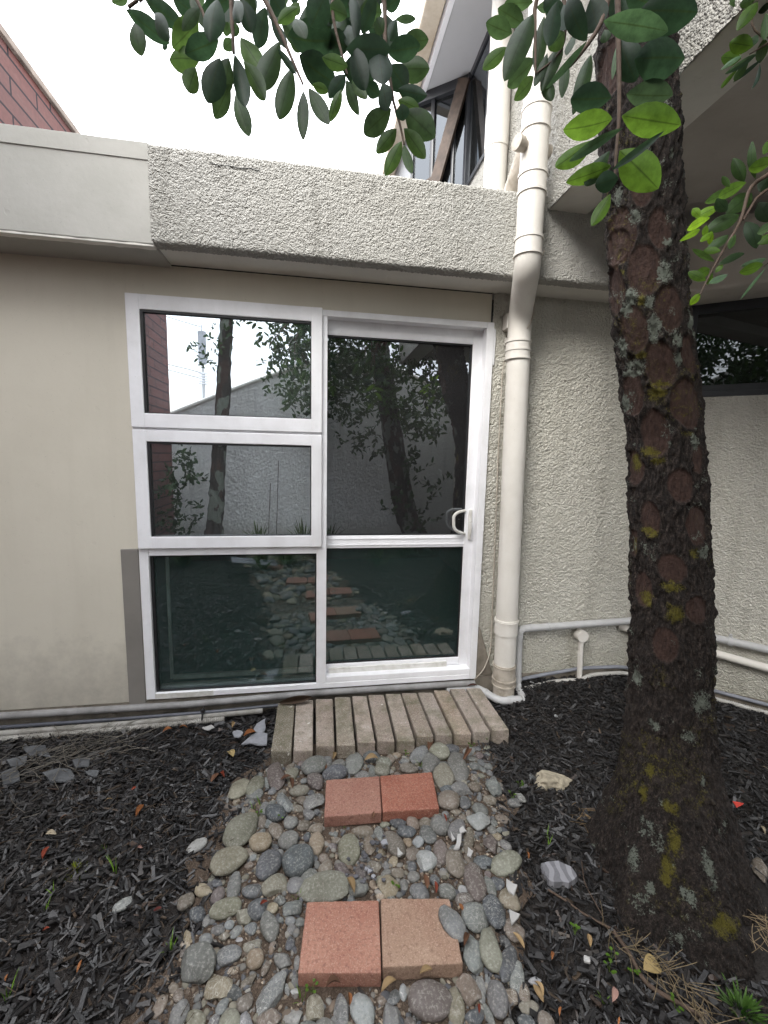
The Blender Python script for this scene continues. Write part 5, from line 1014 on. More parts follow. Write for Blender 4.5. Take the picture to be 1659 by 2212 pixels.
S4 = [(262, 255, 55, 28, 80, 'g'), (345, 277, 47, 27, 5, 'd'), (440, 253, 57, 36, 25, 'o', 'a'), (530, 252, 38, 32, 40, 'g'), (597, 218, 38, 33, 30, 'g'), (658, 265, 105, 62, 8, 'o'), (810, 258, 42, 38, 0, 'g'), (945, 250, 42, 40, 120, 't', 'a'), (1013, 240, 25, 18, 100, 'g'), (1080, 275, 44, 34, 130, 'g'), (1148, 222, 22, 22, 0, 'd'), (1203, 275, 36, 35, 0, 'g'), (985, 190, 28, 22, 0, 'b'), (1055, 205, 25, 22, 0, 'g'), (1325, 245, 75, 40, 110, 'p'), (225, 355, 72, 38, 20, 'o'), (190, 300, 28, 32, 0, 'p'), (50, 322, 43, 30, 60, 'b'), (100, 380, 37, 32, 50, 'd'), (307, 387, 35, 37, 40, 'o', 'a'), (365, 355, 45, 38, 60, 'd'), (430, 350, 26, 23, 0, 't'), (418, 432, 58, 40, 110, 'g'),
      (521, 352, 45, 33, 20, 'g', 'a'), (465, 315, 25, 25, 60, 'g', 'a'), (105, 602, 86, 76, 45, 'g', 'a'), (240, 550, 55, 38, 15, 'g'), (355, 570, 42, 36, 30, 't'), (342, 512, 37, 26, 10, 'o', 'a'), (195, 690, 55, 53, 0, 't', 'a'), (420, 725, 112, 44, 58, 'g', 'a'), (475, 575, 40, 34, 140, 'g', 'a'), (310, 755, 38, 35, 20, 'b'), (520, 810, 40, 36, 0, 'l', 'a'), (617, 772, 56, 40, 100, 'o', 'a'), (735, 800, 78, 32, 92, 'g', 'a'), (830, 795, 82, 50, 110, 'l'), (580, 865, 42, 36, 0, 'g'), (665, 850, 42, 38, 0, 'g'), (240, 845, 55, 45, 40, 'o'), (20, 810, 65, 33, 65, 'g'), (415, 830, 52, 50, 0, 'b', 'a'), (310, 850, 45, 32, 100, 'l', 'a'), (960, 825, 72, 42, 100, 'g', 'a'), (1010, 705, 35, 18, 95, 'l'),
      (1128, 750, 92, 84, 0, 'p'), (1240, 770, 85, 38, 95, 'o'), (1325, 395, 56, 55, 90, 'g'), (1410, 370, 72, 45, 100, 'd'), (1318, 540, 80, 44, 95, 'g', 'a'), (1392, 527, 92, 46, 100, 'o'), (1472, 587, 75, 40, 75, 'd'), (1512, 650, 68, 32, 85, 'g'), (1427, 740, 80, 42, 95, 'g'), (1300, 697, 62, 44, 130, 'b', 'a'), (1348, 690, 55, 26, 90, 'g', 'a'), (1490, 725, 36, 26, 140, 'b'), (1568, 772, 42, 32, 10, 'o'), (1555, 835, 42, 28, 160, 'd'), (1480, 850, 38, 22, 110, 'g'), (1542, 710, 45, 24, 100, 'b'), (1642, 845, 50, 33, 110, 'b'), (1590, 662, 28, 22, 0, 'l', 'a'), (1322, 815, 42, 38, 0, 'd', 'a'), (1388, 805, 60, 20, 115, 'g', 'a'), (1497, 450, 55, 36, 130, 'b'),
      (1480, 325, 55, 34, 130, 't'), (1272, 268, 20, 17, 0, 'l'), (1280, 312, 38, 30, 0, 'p'), (1392, 268, 45, 20, 115, 'g', 'a'), (1425, 250, 30, 24, 0, 'd', 'a'), (60, 495, 46, 20, 100, 't'), (220, 470, 25, 20, 0, 'b', 'a'), (510, 405, 22, 20, 0, 'g'), (555, 408, 20, 20, 0, 'g'), (515, 440, 22, 18, 40, 'g'), (465, 397, 16, 12, 0, 'g'), (240, 420, 20, 18, 0, 'l'), (400, 605, 36, 17, 70, 'b'), (530, 645, 34, 14, 90, 'g'), (510, 500, 28, 20, 90, 'd'), (540, 580, 30, 13, 90, 'g'), (175, 840, 35, 22, 80, 'g'), (320, 662, 50, 20, 40, 'b', 'a'), (1065, 665+0, 12, 10, 0, 'g'), (250, 612, 30, 14, 10, 't'), (530, 700, 18, 13, 0, 'l'), (495, 690, 28, 13, 110, 'g', 'a'), (1383, 655, 32, 14, 95, 'g', 'a'), (1230, 865, 32, 22, 0, 'l'), (1190, 868, 24, 20, 0, 'g'), (100, 710, 26, 10, 30, 'b'), (40, 500, 16, 14, 0, 'b'), (38, 538, 16, 18, 0, 'p', 'a'), (285, 480, 16, 10, 0, 'l')]
def ground_of(X, Y, z=.022):
    return on(2, z, X, Y)
for Kf, L in ((K3, S3), (K4, S4)):
    for s in L:
        cx, cy, a, b, ang, ck = s[:6]; t = math.radians(ang); ca_, sa_ = math.cos(t), -math.sin(t)
        c = ground_of(*Kf(cx, cy)); m1 = ground_of(*Kf(cx+a*ca_, cy+a*sa_)); m2 = ground_of(*Kf(cx-b*sa_, cy+b*ca_))
        A = np.linalg.norm(m1-c); B = np.linalg.norm(m2-c); yaw = math.atan2(m1[1]-c[1], m1[0]-c[0])
        if B > A: A, B = B, A; yaw += math.pi/2
        add_stone(c[0], c[1]-.004, A*1.09, B*1.07, yaw, ck, kind=s[6] if len(s) > 6 else None, flat=.55 if A < .06 else .46)
c = on(2, .075, *K4(1227, 397)); o = add_stone(c[0], c[1], .052, .036, math.radians(118), 'g', zoff=.038, kind='e', tilt=.2)
o['label'] = 'grey-brown river stone resting on the corner of the front tan paver'
c = on(2, .03, 263/1.0, 1950); add_stone(*on(2, .02, 264, 1951)[:2], .030, .022, .8, 'l')
# pebbles that fill the gaps, up to three hundred stones in all
blocked = lambda x, y, r: any((x-p[0])**2+(y-p[1])**2 < (r*.8+(p[2]+p[3])/2*.86)**2 for p in PL)
quads = [[p[:2] for p in q] for q in PAV]
def in_pav(x, y, g=.008):
    for q in quads:
        xs_ = [p[0] for p in q]; ys_ = [p[1] for p in q]
        if min(xs_)-g < x < max(xs_)+g and min(ys_)-g < y < max(ys_)+g: return True
    return y > -.475 and .68 < x < 1.95
n0 = len(PL); tries = 0
while len(PL) < 298 and tries < 60000:
    tries += 1; y = rnd.uniform(-1.60, -.49); l, r_ = path_edges(y); x = rnd.uniform(l+.02, r_+.0)
    X_, Y_ = proj(np.array([x, y, .02])); rr = rnd.choice([.024, .020, .017, .014]) if tries < 12000 else rnd.choice([.018, .014, .012, .010])
    if not (0 < X_ < 1659 and Y_ < 2230) or in_pav(x, y, rr) or blocked(x, y, rr): continue
    add_stone(x, y, rr*rnd.uniform(1, 1.35), rr*.85, rnd.uniform(0, 3.1), rnd.choice('gggddbbotp'))
# the rest of the stones as loose gravel: many tiny ones between, and the part of the path outside the picture
def scatter_lumps(pts, r, seed, cols_):
    R_ = np.random.RandomState(seed); bm = bmesh.new(); bmesh.ops.create_icosphere(bm, subdivisions=2 if r > .006 else 1, radius=1)
    P = np.array([v.co[:] for v in bm.verts]); T = np.array([[v.index for v in f.verts] for f in bm.faces]); bm.free()
    n = len(pts); R3 = R_.uniform(.6, 1.4, (n, 3))*np.array([1.15, .9, .6]); th = R_.uniform(0, 6.28, n); rr = r*R_.uniform(.55, 1.5, n)[:, None, None]
    Q = P[None]*R3[:, None, :]*(1+.22*(R_.rand(n, len(P), 1)-.5))*rr
    x = Q[..., 0]*np.cos(th)[:, None]-Q[..., 1]*np.sin(th)[:, None]; y = Q[..., 0]*np.sin(th)[:, None]+Q[..., 1]*np.cos(th)[:, None]
    z0 = gh(pts[:, 0], pts[:, 1])
    V = np.stack([x+pts[:, 0:1], y+pts[:, 1:2], Q[..., 2]+(z0+.004)[:, None]+rr[:, 0]*.3], -1).reshape(-1, 3)
    Fc = (T[None]+np.arange(n)[:, None, None]*len(P)).reshape(-1, 3)
    c = np.array(cols_)[R_.randint(0, len(cols_), n)]*R_.uniform(.7, 1.3, (n, 1)); return V, Fc, np.repeat(c, len(P), 0)
def path_pts(n, y0, y1, seed, thr=.0):
    R_ = np.random.RandomState(seed); x = R_.uniform(-.6, 1.9, n*3); y = R_.uniform(y0, y1, n*3); d = path_dist(x, y); k = d > thr; P = np.stack([x, y], 1)[k][:n]
    return P
P = path_pts(9000, -1.75, -.45, 1); P = P[[not in_pav(p[0], p[1], 0) for p in P]]
V, Fc, c = scatter_lumps(P, .0042, 2, [(.20, .16, .12), (.12, .11, .10), (.30, .25, .19), (.07, .07, .07), (.16, .12, .09)])
solo('grit', V, Fc, M['grit'], 'sandy grit and tiny gravel between the river stones', 'grit', kind='stuff', col=c)
P = path_pts(2600, -1.75, -.45, 8); P = P[[not in_pav(p[0], p[1], 0.004) for p in P]]
V, Fc, c = scatter_lumps(P, .0075, 9, [(.12, .12, .115), (.08, .082, .088), (.15, .14, .11), (.14, .11, .085), (.20, .19, .17)])
solo('gravel', V, Fc, M['grit'], 'fine dark gravel filling the gaps between the river stones', 'gravel', kind='stuff', col=c)
P = path_pts(700, -4.6, -1.68, 5, .03); V, Fc, c = scatter_lumps(P, .034, 6, [(.16, .16, .15), (.10, .10, .105), (.2, .19, .14), (.2, .16, .12)])
solo('gravel', V, Fc, M['grit'], 'more river stones of the path, seen only mirrored in the lower glass', 'gravel', kind='stuff', col=c)

# ================================================================ MULCH
def chips(n, reg, seed, keep, lo=.013, hi=.058, lift=.012, tilt=.30):
    R_ = np.random.RandomState(seed); x = R_.uniform(reg[0], reg[1], n); y = R_.uniform(reg[2], reg[3], n); k = keep(x, y); x, y = x[k], y[k]; n = len(x)
    L = lo+(hi-lo)*R_.rand(n)**2.2; W_ = L*R_.uniform(.16, .42, n); H = np.minimum(W_*.45, .005)
    th = R_.uniform(0, 6.28, n)*.5+R_.normal(.6, .9, n); pi_ = R_.normal(0, tilt, n); ro = R_.normal(0, tilt*1.3, n)
    tx = np.stack([np.cos(th)*np.cos(pi_), np.sin(th)*np.cos(pi_), np.sin(pi_)], 1)
    ty = np.stack([-np.sin(th), np.cos(th), np.zeros(n)], 1); tz = np.cross(tx, ty); ty2 = ty*np.cos(ro)[:, None]+tz*np.sin(ro)[:, None]; tz = np.cross(tx, ty2)
    C_ = np.stack([x, y, gh(x, y)+R_.rand(n)**1.5*lift], 1)
    V = []
    for sx_, tp_ in ((-1, R_.uniform(.25, 1, n)), (1, R_.uniform(.15, 1, n))):
        bow = R_.uniform(-.15, .15, n)
        for sy_, sz_ in ((-1, -1), (1, -1), (1, 1), (-1, 1)):
            V.append(C_+tx*(sx_*L/2)[:, None]+ty2*((sy_*tp_+bow)*W_/2)[:, None]+tz*(sz_*H/2)[:, None])
    V = np.stack(V, 1); b = np.arange(n)[:, None]*8
    Fc = np.concatenate([b+np.array(f) for f in ((0, 3, 2, 1), (4, 5, 6, 7), (0, 1, 5, 4), (1, 2, 6, 5), (2, 3, 7, 6), (3, 0, 4, 7))], 0)
    pal = .50*np.array([(.030, .029, .030), (.045, .043, .043), (.020, .019, .020), (.070, .066, .064), (.055, .045, .038), (.11, .10, .095), (.10, .06, .04), (.17, .12, .08)])
    ci = R_.choice(8, n, p=[.29, .23, .20, .13, .07, .045, .020, .015]); c = pal[ci]*R_.uniform(.7, 1.4, (n, 1))
    return V.reshape(-1, 3), Fc, np.repeat(c, 8, 0)
def kp(x, y):
    d = path_dist(x, y); R_ = np.random.RandomState(3); inp = (d > .035)&(R_.rand(len(x)) > .035*np.exp(-d/.08)+.012)&(y < -.36)
    wallB = ((x-CB[0])*BN[0]+(y-CB[1])*BN[1]) > .02
    tr = (x-2.17)**2+(y+1.29)**2 > .27**2
    br_ = (x > .69)&(x < 1.94)&(y > -.47)
    return (~inp)&wallB&tr&(~br_)&(y < -.012)
V, Fc, c = chips(62000, (-1.28, 3.6, -1.95, -.01), 71, kp)
solo('mulch', V, Fc, M['chips'], 'black bark mulch covering the beds on both sides of the path', 'mulch', kind='stuff', smooth=False, col=c, org=np.zeros(3))
V, Fc, c = chips(15000, (-1.28, 4.0, -5.0, -1.95), 72, kp, .02, .06)
solo('mulch', V, Fc, M['chips'], 'black bark mulch of the bed mirrored in the lower glass', 'mulch', kind='stuff', smooth=False, col=c, org=np.zeros(3))

# ================================================================ LITTER
K5 = lambda x, y: (x*.3255, 1674.1+y*.3255)
K2 = lambda x, y: (x*.3255, 1134.1+y*.3255)
K6 = lambda x, y: (1080+x*.349, 1620+y*.349)
DC = {'red': (.26, .055, .03), 'orange': (.40, .16, .06), 'tan': (.42, .29, .15), 'brown': (.17, .085, .05), 'cream': (.55, .47, .34), 'yellow': (.56, .42, .19), 'dark red': (.14, .03, .025), 'pink': (.40, .24, .20)}
LN = [0]
LITTER = [(K5, 305, 515, 95, 60, 'red', 'flat oval'), (K5, 890, 95, 42, 200, 'red', 'small curled'), (K5, 720, 175, 62, 25, 'tan', 'narrow'), (K5, 930, 240, 100, 55, 'orange', 'long'), (K5, 425, 285, 66, 30, 'brown', 'crumpled'), (K5, 338, 393, 72, 0, 'cream', 'pale'), (K5, 305, 1025, 55, 30, 'red', 'small'), (K5, 45, 1345, 55, 70, 'orange', 'curled'), (K5, 525, 1270, 95, 70, 'orange', 'narrow'), (K5, 1045, 890, 60, 20, 'dark red', 'crumbled'), (K5, 930, 485, 36, 0, 'pink', 'tiny'),
          (K2, 1550, 1330, 45, 60, 'tan', 'small'), (K2, 1110, 1365, 70, 20, 'orange', 'curled'), (K2, 1532, 1520, 50, 130, 'yellow', 'rounded'), (K2, 1475, 1660, 45, 130, 'red', 'cupped'), (K2, 1425, 1680, 85, 50, 'brown', 'torn'), (K2, 1215, 1350, 60, 10, 'orange', 'thin'), (K2, 1640, 1385, 48, 25, 'orange', 'curled'),
          (K3, 330, 262, 58, 20, 'orange', 'curled'), (K3, 1130, 308, 55, 70, 'brown', 'rolled'), (K3, 868, 374, 62, 10, 'tan', 'curved'), (K3, 1287, 352, 62, 60, 'brown', 'narrow'), (K3, 665, 408, 40, 100, 'brown', 'thin'), (K3, 700, 358, 34, 80, 'tan', 'little'), (K3, 490, 455, 50, 20, 'brown', 'curled'), (K3, 515, 478, 50, 100, 'brown', 'rolled'), (K3, 1560, 800, 40, 100, 'orange', 'slim'), (K3, 880, 620, 36, 60, 'brown', 'tiny rolled'), (K3, 1195, 632, 40, 110, 'red', 'slim'),
          (K4, 778, 268, 74, 115, 'tan', 'long'), (K4, 1110, 250, 66, 100, 'brown', 'dull'), (K4, 1152, 275, 55, 95, 'red', 'rolled'), (K4, 945, 712, 85, 40, 'tan', 'folded'), (K4, 1268, 365, 42, 120, 'orange', 'bright'), (K4, 1288, 508, 60, 70, 'brown', 'curled'), (K4, 1608, 745, 95, 120, 'tan', 'wavy'), (K4, 393, 346, 38, 25, 'red', 'small'), (K4, 1345, 812, 44, 90, 'red', 'small bright'), (K4, 700, 712, 70, 20, 'brown', 'shrivelled'), (K4, 1110, 648, 60, 20, 'tan', 'frayed'), (K4, 770, 770, 60, 95, 'orange', 'slim upright'), (K4, 1520, 510, 90, 125, 'tan', 'long dull'),
          (K6, 940, 1350, 105, 10, 'yellow', 'big round'), (K6, 553, 1180, 85, 100, 'tan', 'folded'), (K6, 705, 1515, 92, 80, 'pink', 'mottled'), (K6, 325, 1275, 52, 80, 'orange', 'small'), (K6, 1620, 497, 66, 130, 'cream', 'curved'), (K6, 240, 1480, 110, 120, 'tan', 'wavy'), (K6, 175, 655, 50, 100, 'orange', 'slim'), (K6, 375, 1620, 60, 80, 'orange', 'rolled'), (K6, 735, 1680, 60, 80, 'orange', 'slim'), (K6, 1640, 115, 60, 150, 'cream', 'narrow'), (K6, 540, 1295, 50, 120, 'cream', 'little square')]
lit_anch = ANCH+[('curled step leaf', (.80, -.1)), ('tree roots', (2.0, -1.45)), ('taupe strip', (-.05, -.05)), ('lone mulch stone', (.29, -1.13))]
for (Kf, x, y, l, ang, ck, ad) in LITTER:
    t = math.radians(ang); hx, hy = math.cos(t)*l/2, -math.sin(t)*l/2
    z = .03 if (Kf in (K3, K4)) else .016
    if Kf is K6: z += .02
    p0 = on(2, z, *Kf(x-hx, y-hy)); p1 = on(2, z+rnd.uniform(0, .008), *Kf(x+hx, y+hy)); L = np.linalg.norm(p1-p0)
    g = float(gh(np.array([p0[0]]), np.array([p0[1]]))[0]); p0[2] = max(z, g+.012); p1[2] = max(p1[2], g+.012)
    wd = L*{'narrow': .25, 'slim': .22, 'thin': .22, 'rolled': .3, 'big round': .85, 'rounded': .65}.get(ad, .42)
    V, Fc, rb = leaf_geo(p0, p1, wd, (rnd.uniform(-.4, .4), rnd.uniform(-.4, .4), 1), -rnd.uniform(.05, .3), rnd.uniform(.1, .6))
    c = np.empty((len(V), 4)); c[:, :3] = np.array(DC[ck])*rnd.uniform(.8, 1.2); c[:, 3] = rb*.5+.5
    solo('fallen_leaf', V, Fc, M['leaf_dead'], where_label(f'{ad} {ck} dead leaf', p0[0], p0[1]), 'leaf', 'fallen leaves', col=c)
p0 = on(2, .092, *K3(458, 124)); p1 = on(2, .105, *K3(607, 98))
V, Fc, rb = leaf_geo(p0, p1, .038, (.2, -.9, .6), .16, 1.3, .1); c = np.ones((len(V), 4)); c[:, :3] = (.20, .14, .10); c[:, 3] = rb*.4+.6
solo('fallen_leaf', V, Fc, M['leaf_dead'], 'big curled brown leaf lying across the mossy end of the step', 'leaf', 'fallen leaves', col=c)
p0 = on(2, .09, *K3(1292, 50)); p1 = on(2, .09, *K3(1338, 48)); V, Fc, rb = leaf_geo(p0, p1, .012, (0, -.5, 1), -.2, .5); c = np.ones((len(V), 4)); c[:, :3] = (.10, .04, .03)
solo('fallen_leaf', V, Fc, M['leaf_dead'], 'small dark curved leaf at the back of the brick by the downpipe', 'leaf', 'fallen leaves', col=c)
# flat shards
def shard(Kf, pts, z, th, mat, lab, nm='slate_shard', cat='shard', group='flat broken shards', tiltv=.0):
    q_ = []
    for i_ in range(len(pts)):
        p_, r_ = np.array(pts[i_], float), np.array(pts[(i_+1) % len(pts)], float); e_ = r_-p_; q_ += [p_, p_+e_*rnd.uniform(.3, .7)+np.array([-e_[1], e_[0]])*rnd.uniform(-.10, .10)]
    pts = q_; P = [on(2, z, *Kf(*p)) for p in pts]; g = max(float(gh(np.array([p[0]]), np.array([p[1]]))[0]) for p in P)
    n = len(P); ce = sum(P)/n; T = [np.array([p[0], p[1], max(z, g+.014)+tiltv*(p[0]-ce[0])+rnd.uniform(-.002, .002)]) for p in P]; Bt = [t-np.array([0, 0, th])+(t-ce)*.03 for t in T]
    ins = [t+(ce-t)*.04+np.array([0, 0, .0008]) for t in T]; V = ins+T+Bt
    Fc = [tuple(range(n))]+[(i, n+i, n+(i+1) % n, (i+1) % n) for i in range(n)]+[(n+i, 2*n+i, 2*n+(i+1) % n, n+(i+1) % n) for i in range(n)]+[tuple(reversed(range(2*n, 3*n)))]
    return solo(nm, np.array(V), Fc, mat, lab, cat, group, smooth=False)
m = Mt('striped slate', .8, .3); wv = m.n('ShaderNodeTexWave'); wv.inputs['Scale'].default_value = 9; wv.inputs['Distortion'].default_value = 7; m.l(m.pos, wv.inputs['Vector'])
SLT = m.fin(m.mix(m.math('MULTIPLY', m.noise(220, 3), .6), m.mix(m.ramp(wv.outputs['Fac'], [(.45, 0.), (.6, 1.)]), (.24, .24, .26), (.11, .11, .12)), (.2, .2, .21)), m.bump(m.noise(80, 4), .6, .004))
WS = plain('pale shard', (.36, .355, .345), .7, .3, .1); DS = plain('dark shard', (.09, .09, .10), .7, .3, .3)
shard(K3, [(293, 300), (340, 262), (372, 250), (408, 262), (405, 312), (368, 308), (330, 298)], .03, .006, M['slate'], 'largest grey shard in the mulch beside the mossy brick', tiltv=.1)
shard(K3, [(345, 250), (362, 215), (400, 190), (402, 225), (392, 255), (370, 252)], .033, .005, M['slate'], 'grey shard leaning behind the largest one beside the step', tiltv=-.1)
shard(K3, [(253, 252), (275, 243), (302, 252), (290, 270), (262, 273)], .025, .005, M['slate'], 'small grey shard on the mulch side of the largest one')
shard(K6, [(255, 692), (360, 690), (440, 735), (478, 790), (425, 825), (350, 812), (300, 790), (275, 740)], .045, .022, SLT, 'striped grey-white slate in the mulch between stones and tree', 'slate_slab', tiltv=.12)
shard(K3, [(120, 232), (160, 218), (175, 232), (150, 245)], .02, .004, WS, 'crumpled white scrap at the end of the corrugated conduit', 'scrap', 'litter', None)
for i, (Kf, pts, lb) in enumerate(((K4, [(1467, 235), (1515, 265), (1500, 308), (1475, 290)], 'pale triangular shard on the stones nearest the tree, upper one'), (K4, [(1478, 370), (1527, 393), (1490, 440)], 'pale triangular shard below its twin on the tree side stones'), (K3, [(1258, 678), (1275, 668), (1290, 690), (1262, 700)], 'small pale chip topmost of the loose chips by the tree side'),
      (K3, [(1250, 705), (1268, 700), (1258, 765), (1232, 770)], 'long pale sliver standing among the brown stones'), (K3, [(1297, 762), (1320, 780), (1310, 808), (1292, 795)], 'pale chip just below the long sliver'), (K3, [(1218, 690), (1240, 725), (1225, 732)], 'narrow pale chip beside the long sliver'), (K3, [(985, 760), (1008, 790), (985, 800)], 'pale chip at the edge of the dark chips'), (K3, [(910, 735), (935, 722), (942, 745), (920, 752)], 'bluish chip topmost among the dark chips'), (K6, [(520, 1272), (555, 1280), (560, 1315), (522, 1310)], 'small white chip between the sprouts near the tree root'))):
    shard(Kf, pts, .04, .004, WS if i != 7 else M['slate'], lb, 'stone_chip')
for i in range(26):
    x0, y0 = rnd.uniform(740, 935), rnd.uniform(700, 905)
    if i > 14: x0, y0 = rnd.gauss(850, 25), rnd.gauss(890, 22)
    k = rnd.randint(3, 5); a0 = rnd.uniform(0, 6); r_ = rnd.uniform(7, 15)
    pts = [(x0+math.cos(a0+j*6.283/k)*r_*rnd.uniform(.7, 1.2), y0-math.sin(a0+j*6.283/k)*r_*.8*rnd.uniform(.7, 1.2)) for j in range(k)]
    q = on(2, .03, *K3(x0, y0))
    o = shard(K3, pts, .032, .004, DS if rnd.random() < .75 else M['slate'], where_label('dark slate chip', q[0], q[1]), 'stone_chip')
shard(K6, [(1440, 318), (1510, 330), (1465, 356)], .06, .002, plain('red plastic', (.55, .05, .035), .4, .5, .05), 'bright red triangular plastic scrap in the mulch beyond the tree', 'plastic_scrap', 'litter', None)
FLM = plain('grey flake', (.085, .088, .092), .85, .2, .5, 60, .8)
for i, pts in enumerate(([(0, 1640), (110, 1600), (130, 1690), (20, 1720)], [(280, 1640), (470, 1620), (500, 1680), (330, 1700)], [(560, 1640), (660, 1630), (640, 1680)], [(150, 1470), (300, 1460), (340, 1540), (200, 1530)], [(40, 1560), (180, 1530), (170, 1590), (70, 1600)], [(480, 1560), (600, 1545), (590, 1600), (500, 1610)])):
    shard(K2, pts, .02, .006, FLM, ('broad grey flake at the dim corner of the bed', 'long grey flake in the dim bed corner', 'small grey flake under the smooth wall, toward the step', 'raised grey flake nearest the pipes in the dim corner', 'dark grey flake between the pipes and the broad flake', 'flat grey flake in mid bed below the smooth wall')[i])
# broken concrete lump
cc = on(2, .03, 1190, 1680); V0 = SM[13]; P = np.array([v.co[:] for v in V0.vertices]); Fx = [tuple(p.vertices) for p in V0.polygons]
P = P*(1+(fbm(P*3, 3, 77)-.5)[:, None]*.5)*np.array([.085, .06, .035])
solo('concrete_lump', P+cc+np.array([0, 0, -.016]), Fx, M['concrete_chunk'], 'rough pale lump of broken concrete in the mulch near the step', 'concrete lump')
for (q, a, b, ck) in (((1200, 1553), .016, .012, 'l'), ((1150, 1675), .02, .015, 'd'), ((1125, 1720), .03, .02, 'g'), ((1148, 1492), .014, .01, 'l'), ((1480, 1760), .03, .015, 'g'), ((1640, 1880), .05, .025, 'b')):
    p = on(2, .03, *q); add_stone(p[0], p[1], a, b, rnd.uniform(0, 3), ck, kind='a')
# sprouts, grass and straw
def sprout(Kf, x, y, lab, n=5, s=.0055):
    b = on(2, .035, *Kf(x, y)); b[2] = float(gh(np.array([b[0]]), np.array([b[1]]))[0])+.01
    Vs, Fs, Cs, k = [], [], [], 0
    for i in range(n):
        a = rnd.uniform(0, 6.28); c_ = b+np.array([math.cos(a)*s*1.6, math.sin(a)*s*1.6, rnd.uniform(.012, .028)])
        V, Fc, rb = leaf_geo(c_, c_+np.array([math.cos(a)*s*1.8, math.sin(a)*s*1.8, .002]), s*1.6, (0, 0, 1), 0, .05); c = np.ones((len(V), 4)); c[:, :3] = (.7, .85, .5); c[:, 3] = .3+rb*.7
        Vs.append(V); Fs += [tuple(q+k for q in f) for f in Fc]; Cs.append(c); k += len(V)
        V, Fc = tube([b, c_], .0006, 4, False); c = np.ones((len(V), 4)); Vs.append(V); Fs += [tuple(q+k for q in f) for f in Fc]; Cs.append(c); k += len(V)
    solo('weed', np.concatenate(Vs), Fs, M['grass'], lab, 'weed', 'weed seedlings', col=np.concatenate(Cs))
for Kf, x, y, lb in ((K6, 125, 210, 'tiny clover sprout between the concrete lump and the stones'), (K6, 590, 530, 'tiny sprout against the flank of the tree root'), (K6, 465, 1125, 'clover sprout beside the folded tan leaf'), (K6, 680, 1350, 'clover sprout among the straw, toward the stones'), (K6, 690, 1288, 'clover sprout half under the straw'), (K6, 825, 1360, 'clover sprout beside the big round yellow leaf'),
                     (K3, 1020, 340, 'green sprout at the foot of the middle bricks'), (K3, 1370, 275, 'small weed on the face of the brick second from the downpipe'), (K3, 1312, 302, 'creeping weed at the foot of the bricks near the downpipe'), (K3, 368, 608, 'seedling beside the big olive stone'), (K3, 475, 618, 'seedling between the small stones above the big olive stone'), (K4, 980, 242, 'seedling on the pinkish stone behind the front pavers'), (K4, 605, 698, 'seedling at the corner of the front pink paver'), (K6, 75, 285, 'small weed beside the grey stone in the mulch'), (K6, 1090, 1595, 'seedling at the bottom of the straw')):
    sprout(Kf, x, y, lb)
def tuft(Kf, x, y, lab, n, L, tint=(1.2, 1.5, .7), sp_=.01, nm='grass_tuft'):
    b = on(2, .02, *Kf(x, y)); Vs, Fs, Cs, k = [], [], [], 0; b[2] = float(gh(np.array([b[0]]), np.array([b[1]]))[0])
    for i in range(n):
        a = rnd.uniform(0, 6.28); l = L*rnd.uniform(.5, 1.1); ln = rnd.uniform(.1, .7); u = np.linspace(0, 1, 7); d = np.array([math.cos(a), math.sin(a), 0]); s = np.array([-d[1], d[0], 0])
        C_l = b+d*rnd.uniform(0, sp_)+d*(l*ln*u**1.6)[:, None]+np.array([0, 0, 1])*(l*(u-.35*ln*u**2))[:, None]; h = (.0016*(1-u**2)+.0002)[:, None]
        V = np.stack([C_l-s*h, C_l+s*h], 1).reshape(-1, 3); Vs.append(V); Fs += [(k+2*j, k+2*j+1, k+2*j+3, k+2*j+2) for j in range(6)]; k += len(V)
        c = np.ones((len(V), 4)); c[:, :3] = np.array(tint)*rnd.uniform(.7, 1.2); Cs.append(c)
    solo(nm, np.concatenate(Vs), Fs, M['grass'], lab, 'grass tuft', 'grass tufts', col=np.concatenate(Cs))
for Kf, x, y, lb, n, L in ((K5, 765, 620, 'upright grass blades in the middle of the mulch bed', 4, .06), (K5, 1130, 1130, 'grass tuft at the edge of the stones in the mulch bed', 7, .05), (K5, 700, 470, 'short grass above the yellow moss', 5, .03), (K5, 350, 760, 'bent grass blades between the moss and the lone pale stone', 6, .04), (K5, 300, 860, 'small grass tuft beside the clover in the mulch bed', 5, .03), (K5, 45, 1460, 'grass blades at the picture edge in the mulch bed', 4, .06), (K3, 380, 570, 'grass tuft above the big olive stone', 8, .045), (K3, 345, 590, 'thin grass beside the olive stones', 5, .04),
                       (K3, 1093, 400, 'grass blades between the grey stones behind the deep red paver', 9, .05), (K4, 545, 310, 'grass blades at the back corner of the front pink paver', 6, .04), (K4, 560, 745, 'curved grass blades below the front pink paver', 5, .05), (K3, 750, 645, 'short grass in front of the scratched paver', 9, .02), (K6, 300, 600, 'single grass blade beside the striped slate', 2, .05), (K6, 640, 1540, 'curved green blades beside the mottled leaf', 5, .05), (K3, 1645, 720, 'single thin blade in the mulch near the concrete lump', 2, .05)):
    tuft(Kf, x, y, lb, n, L)
tuft(K5, 500, 610, 'yellow-green moss strands in the mulch bed', 60, .018, (1.6, 1.3, .4), .05, 'moss_clump')
tuft(K2, 5, 1230, 'bright yellow-green sprig at the edge of the smooth wall', 14, .06, (3., 3.6, .5), .02, 'weed_sprig')
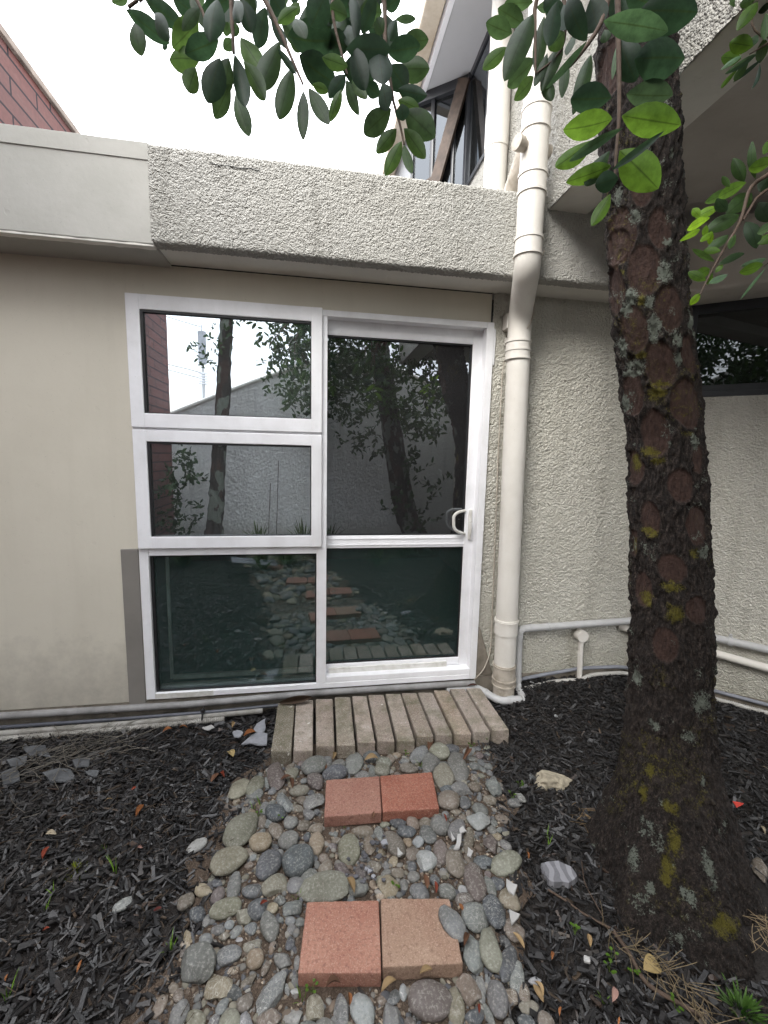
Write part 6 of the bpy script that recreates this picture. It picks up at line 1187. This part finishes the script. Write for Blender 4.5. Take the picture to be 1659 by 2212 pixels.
def straw(path_, n, L, tint, nm, lab, wd=.001, spr=.03, lift=.02, mat='leaf_dead'):
    Vs, Fs, Cs, k = [], [], [], 0; path_ = np.array(path_)
    for i in range(n):
        t = rnd.uniform(0, len(path_)-1.001); j = int(t); b = path_[j]+(path_[j+1]-path_[j])*(t-j); dr = path_[j+1]-path_[j]; dr = dr/np.linalg.norm(dr)
        a = math.atan2(dr[1], dr[0])+rnd.gauss(0, .9); l = L*rnd.uniform(.3, 1.2); d = np.array([math.cos(a), math.sin(a), 0]); s = np.array([-d[1], d[0], 0]); u = np.linspace(0, 1, 6); bow = rnd.uniform(-.25, .25)
        q = b+np.array([rnd.gauss(0, spr), rnd.gauss(0, spr), 0])
        C_l = q+d*(l*u)[:, None]+s*(bow*l*u*u)[:, None]; C_l[:, 2] = gh(C_l[:, 0], C_l[:, 1])+.012+rnd.uniform(0, lift)+rnd.uniform(0, .5)*lift*u
        V, Fc = tube(C_l, wd, 4, False); Vs.append(V); Fs += [tuple(x+k for x in f) for f in Fc]; k += len(V); c = np.ones((len(V), 4)); c[:, :3] = np.array(tint)*rnd.uniform(.6, 1.3); Cs.append(c)
    solo(nm, np.concatenate(Vs), Fs, M[mat], lab, nm.replace('_', ' '), kind='stuff', col=np.concatenate(Cs))
straw([on(2, .03, *K6(650, 1130)), on(2, .03, *K6(820, 1260)), on(2, .03, *K6(1000, 1380)), on(2, .03, *K6(1180, 1530)), on(2, .03, *K6(1300, 1680))], 90, .075, (.26, .20, .12), 'dry_grass', 'dry straw lying against the foot of the tree', .0009, .018)
straw([on(2, .05, *K6(1520, 1080)), on(2, .05, *K6(1700, 1160)), on(2, .05, *K6(1800, 1300))], 60, .12, (.40, .30, .18), 'dry_grass', 'dry straw in the mulch on the far side of the tree', .0009, .03)
straw([on(2, .03, *K6(480, 380)), on(2, .03, *K6(540, 480))], 30, .05, (.36, .24, .12), 'dry_grass', 'few dry rootlets between the concrete lump and the tree', .0008, .02)
straw([on(2, .02, *K2(0, 1600)), on(2, .02, *K2(350, 1560)), on(2, .02, *K2(650, 1450))], 130, .16, (.20, .18, .15), 'dry_fronds', 'dull dry fronds tangled in the dim corner of the bed', .0014, .09, .03)
straw([on(2, .01, *K5(0, 200)), on(2, .01, *K5(700, 100)), on(2, .01, *K5(1200, 500)), on(2, .01, *K5(900, 1500))], 320, .045, (.13, .095, .065), 'twigs', 'small twigs and splinters scattered over the bark mulch', .0009, .25)
strap_plant(*on(2, .03, *K6(1500, 1600))[:2], 90, .06, .006, 97, 'dark green mossy fern at the foot of the tree', 'fern', (1., 1.5, .6), .3, 'fern')
# long twigs / root near the tree
for i, (pts, r_, lb) in enumerate((([K6(300, 850), K6(420, 930), K6(500, 1000), K6(690, 1110)], .006, 'bleached twig pointing from the striped slate to the tree'), ([K6(700, 1120), K6(800, 1250), K6(900, 1440), K6(1250, 1640)], .010, 'half buried dark root running along the straw'), ([K6(505, 690), K6(520, 820), K6(560, 900), K6(640, 1040)], .003, 'thin red-brown rootlet climbing the foot of the tree'))):
    P = [on(2, .035, *p) for p in pts]
    for p in P: p[2] = float(gh(np.array([p[0]]), np.array([p[1]]))[0])+.012
    V, Fc = tube(resample(fillet(P, .03), .01), r_*.6, 8); solo('twig', V, Fc, M['twig'], lb, 'twig')
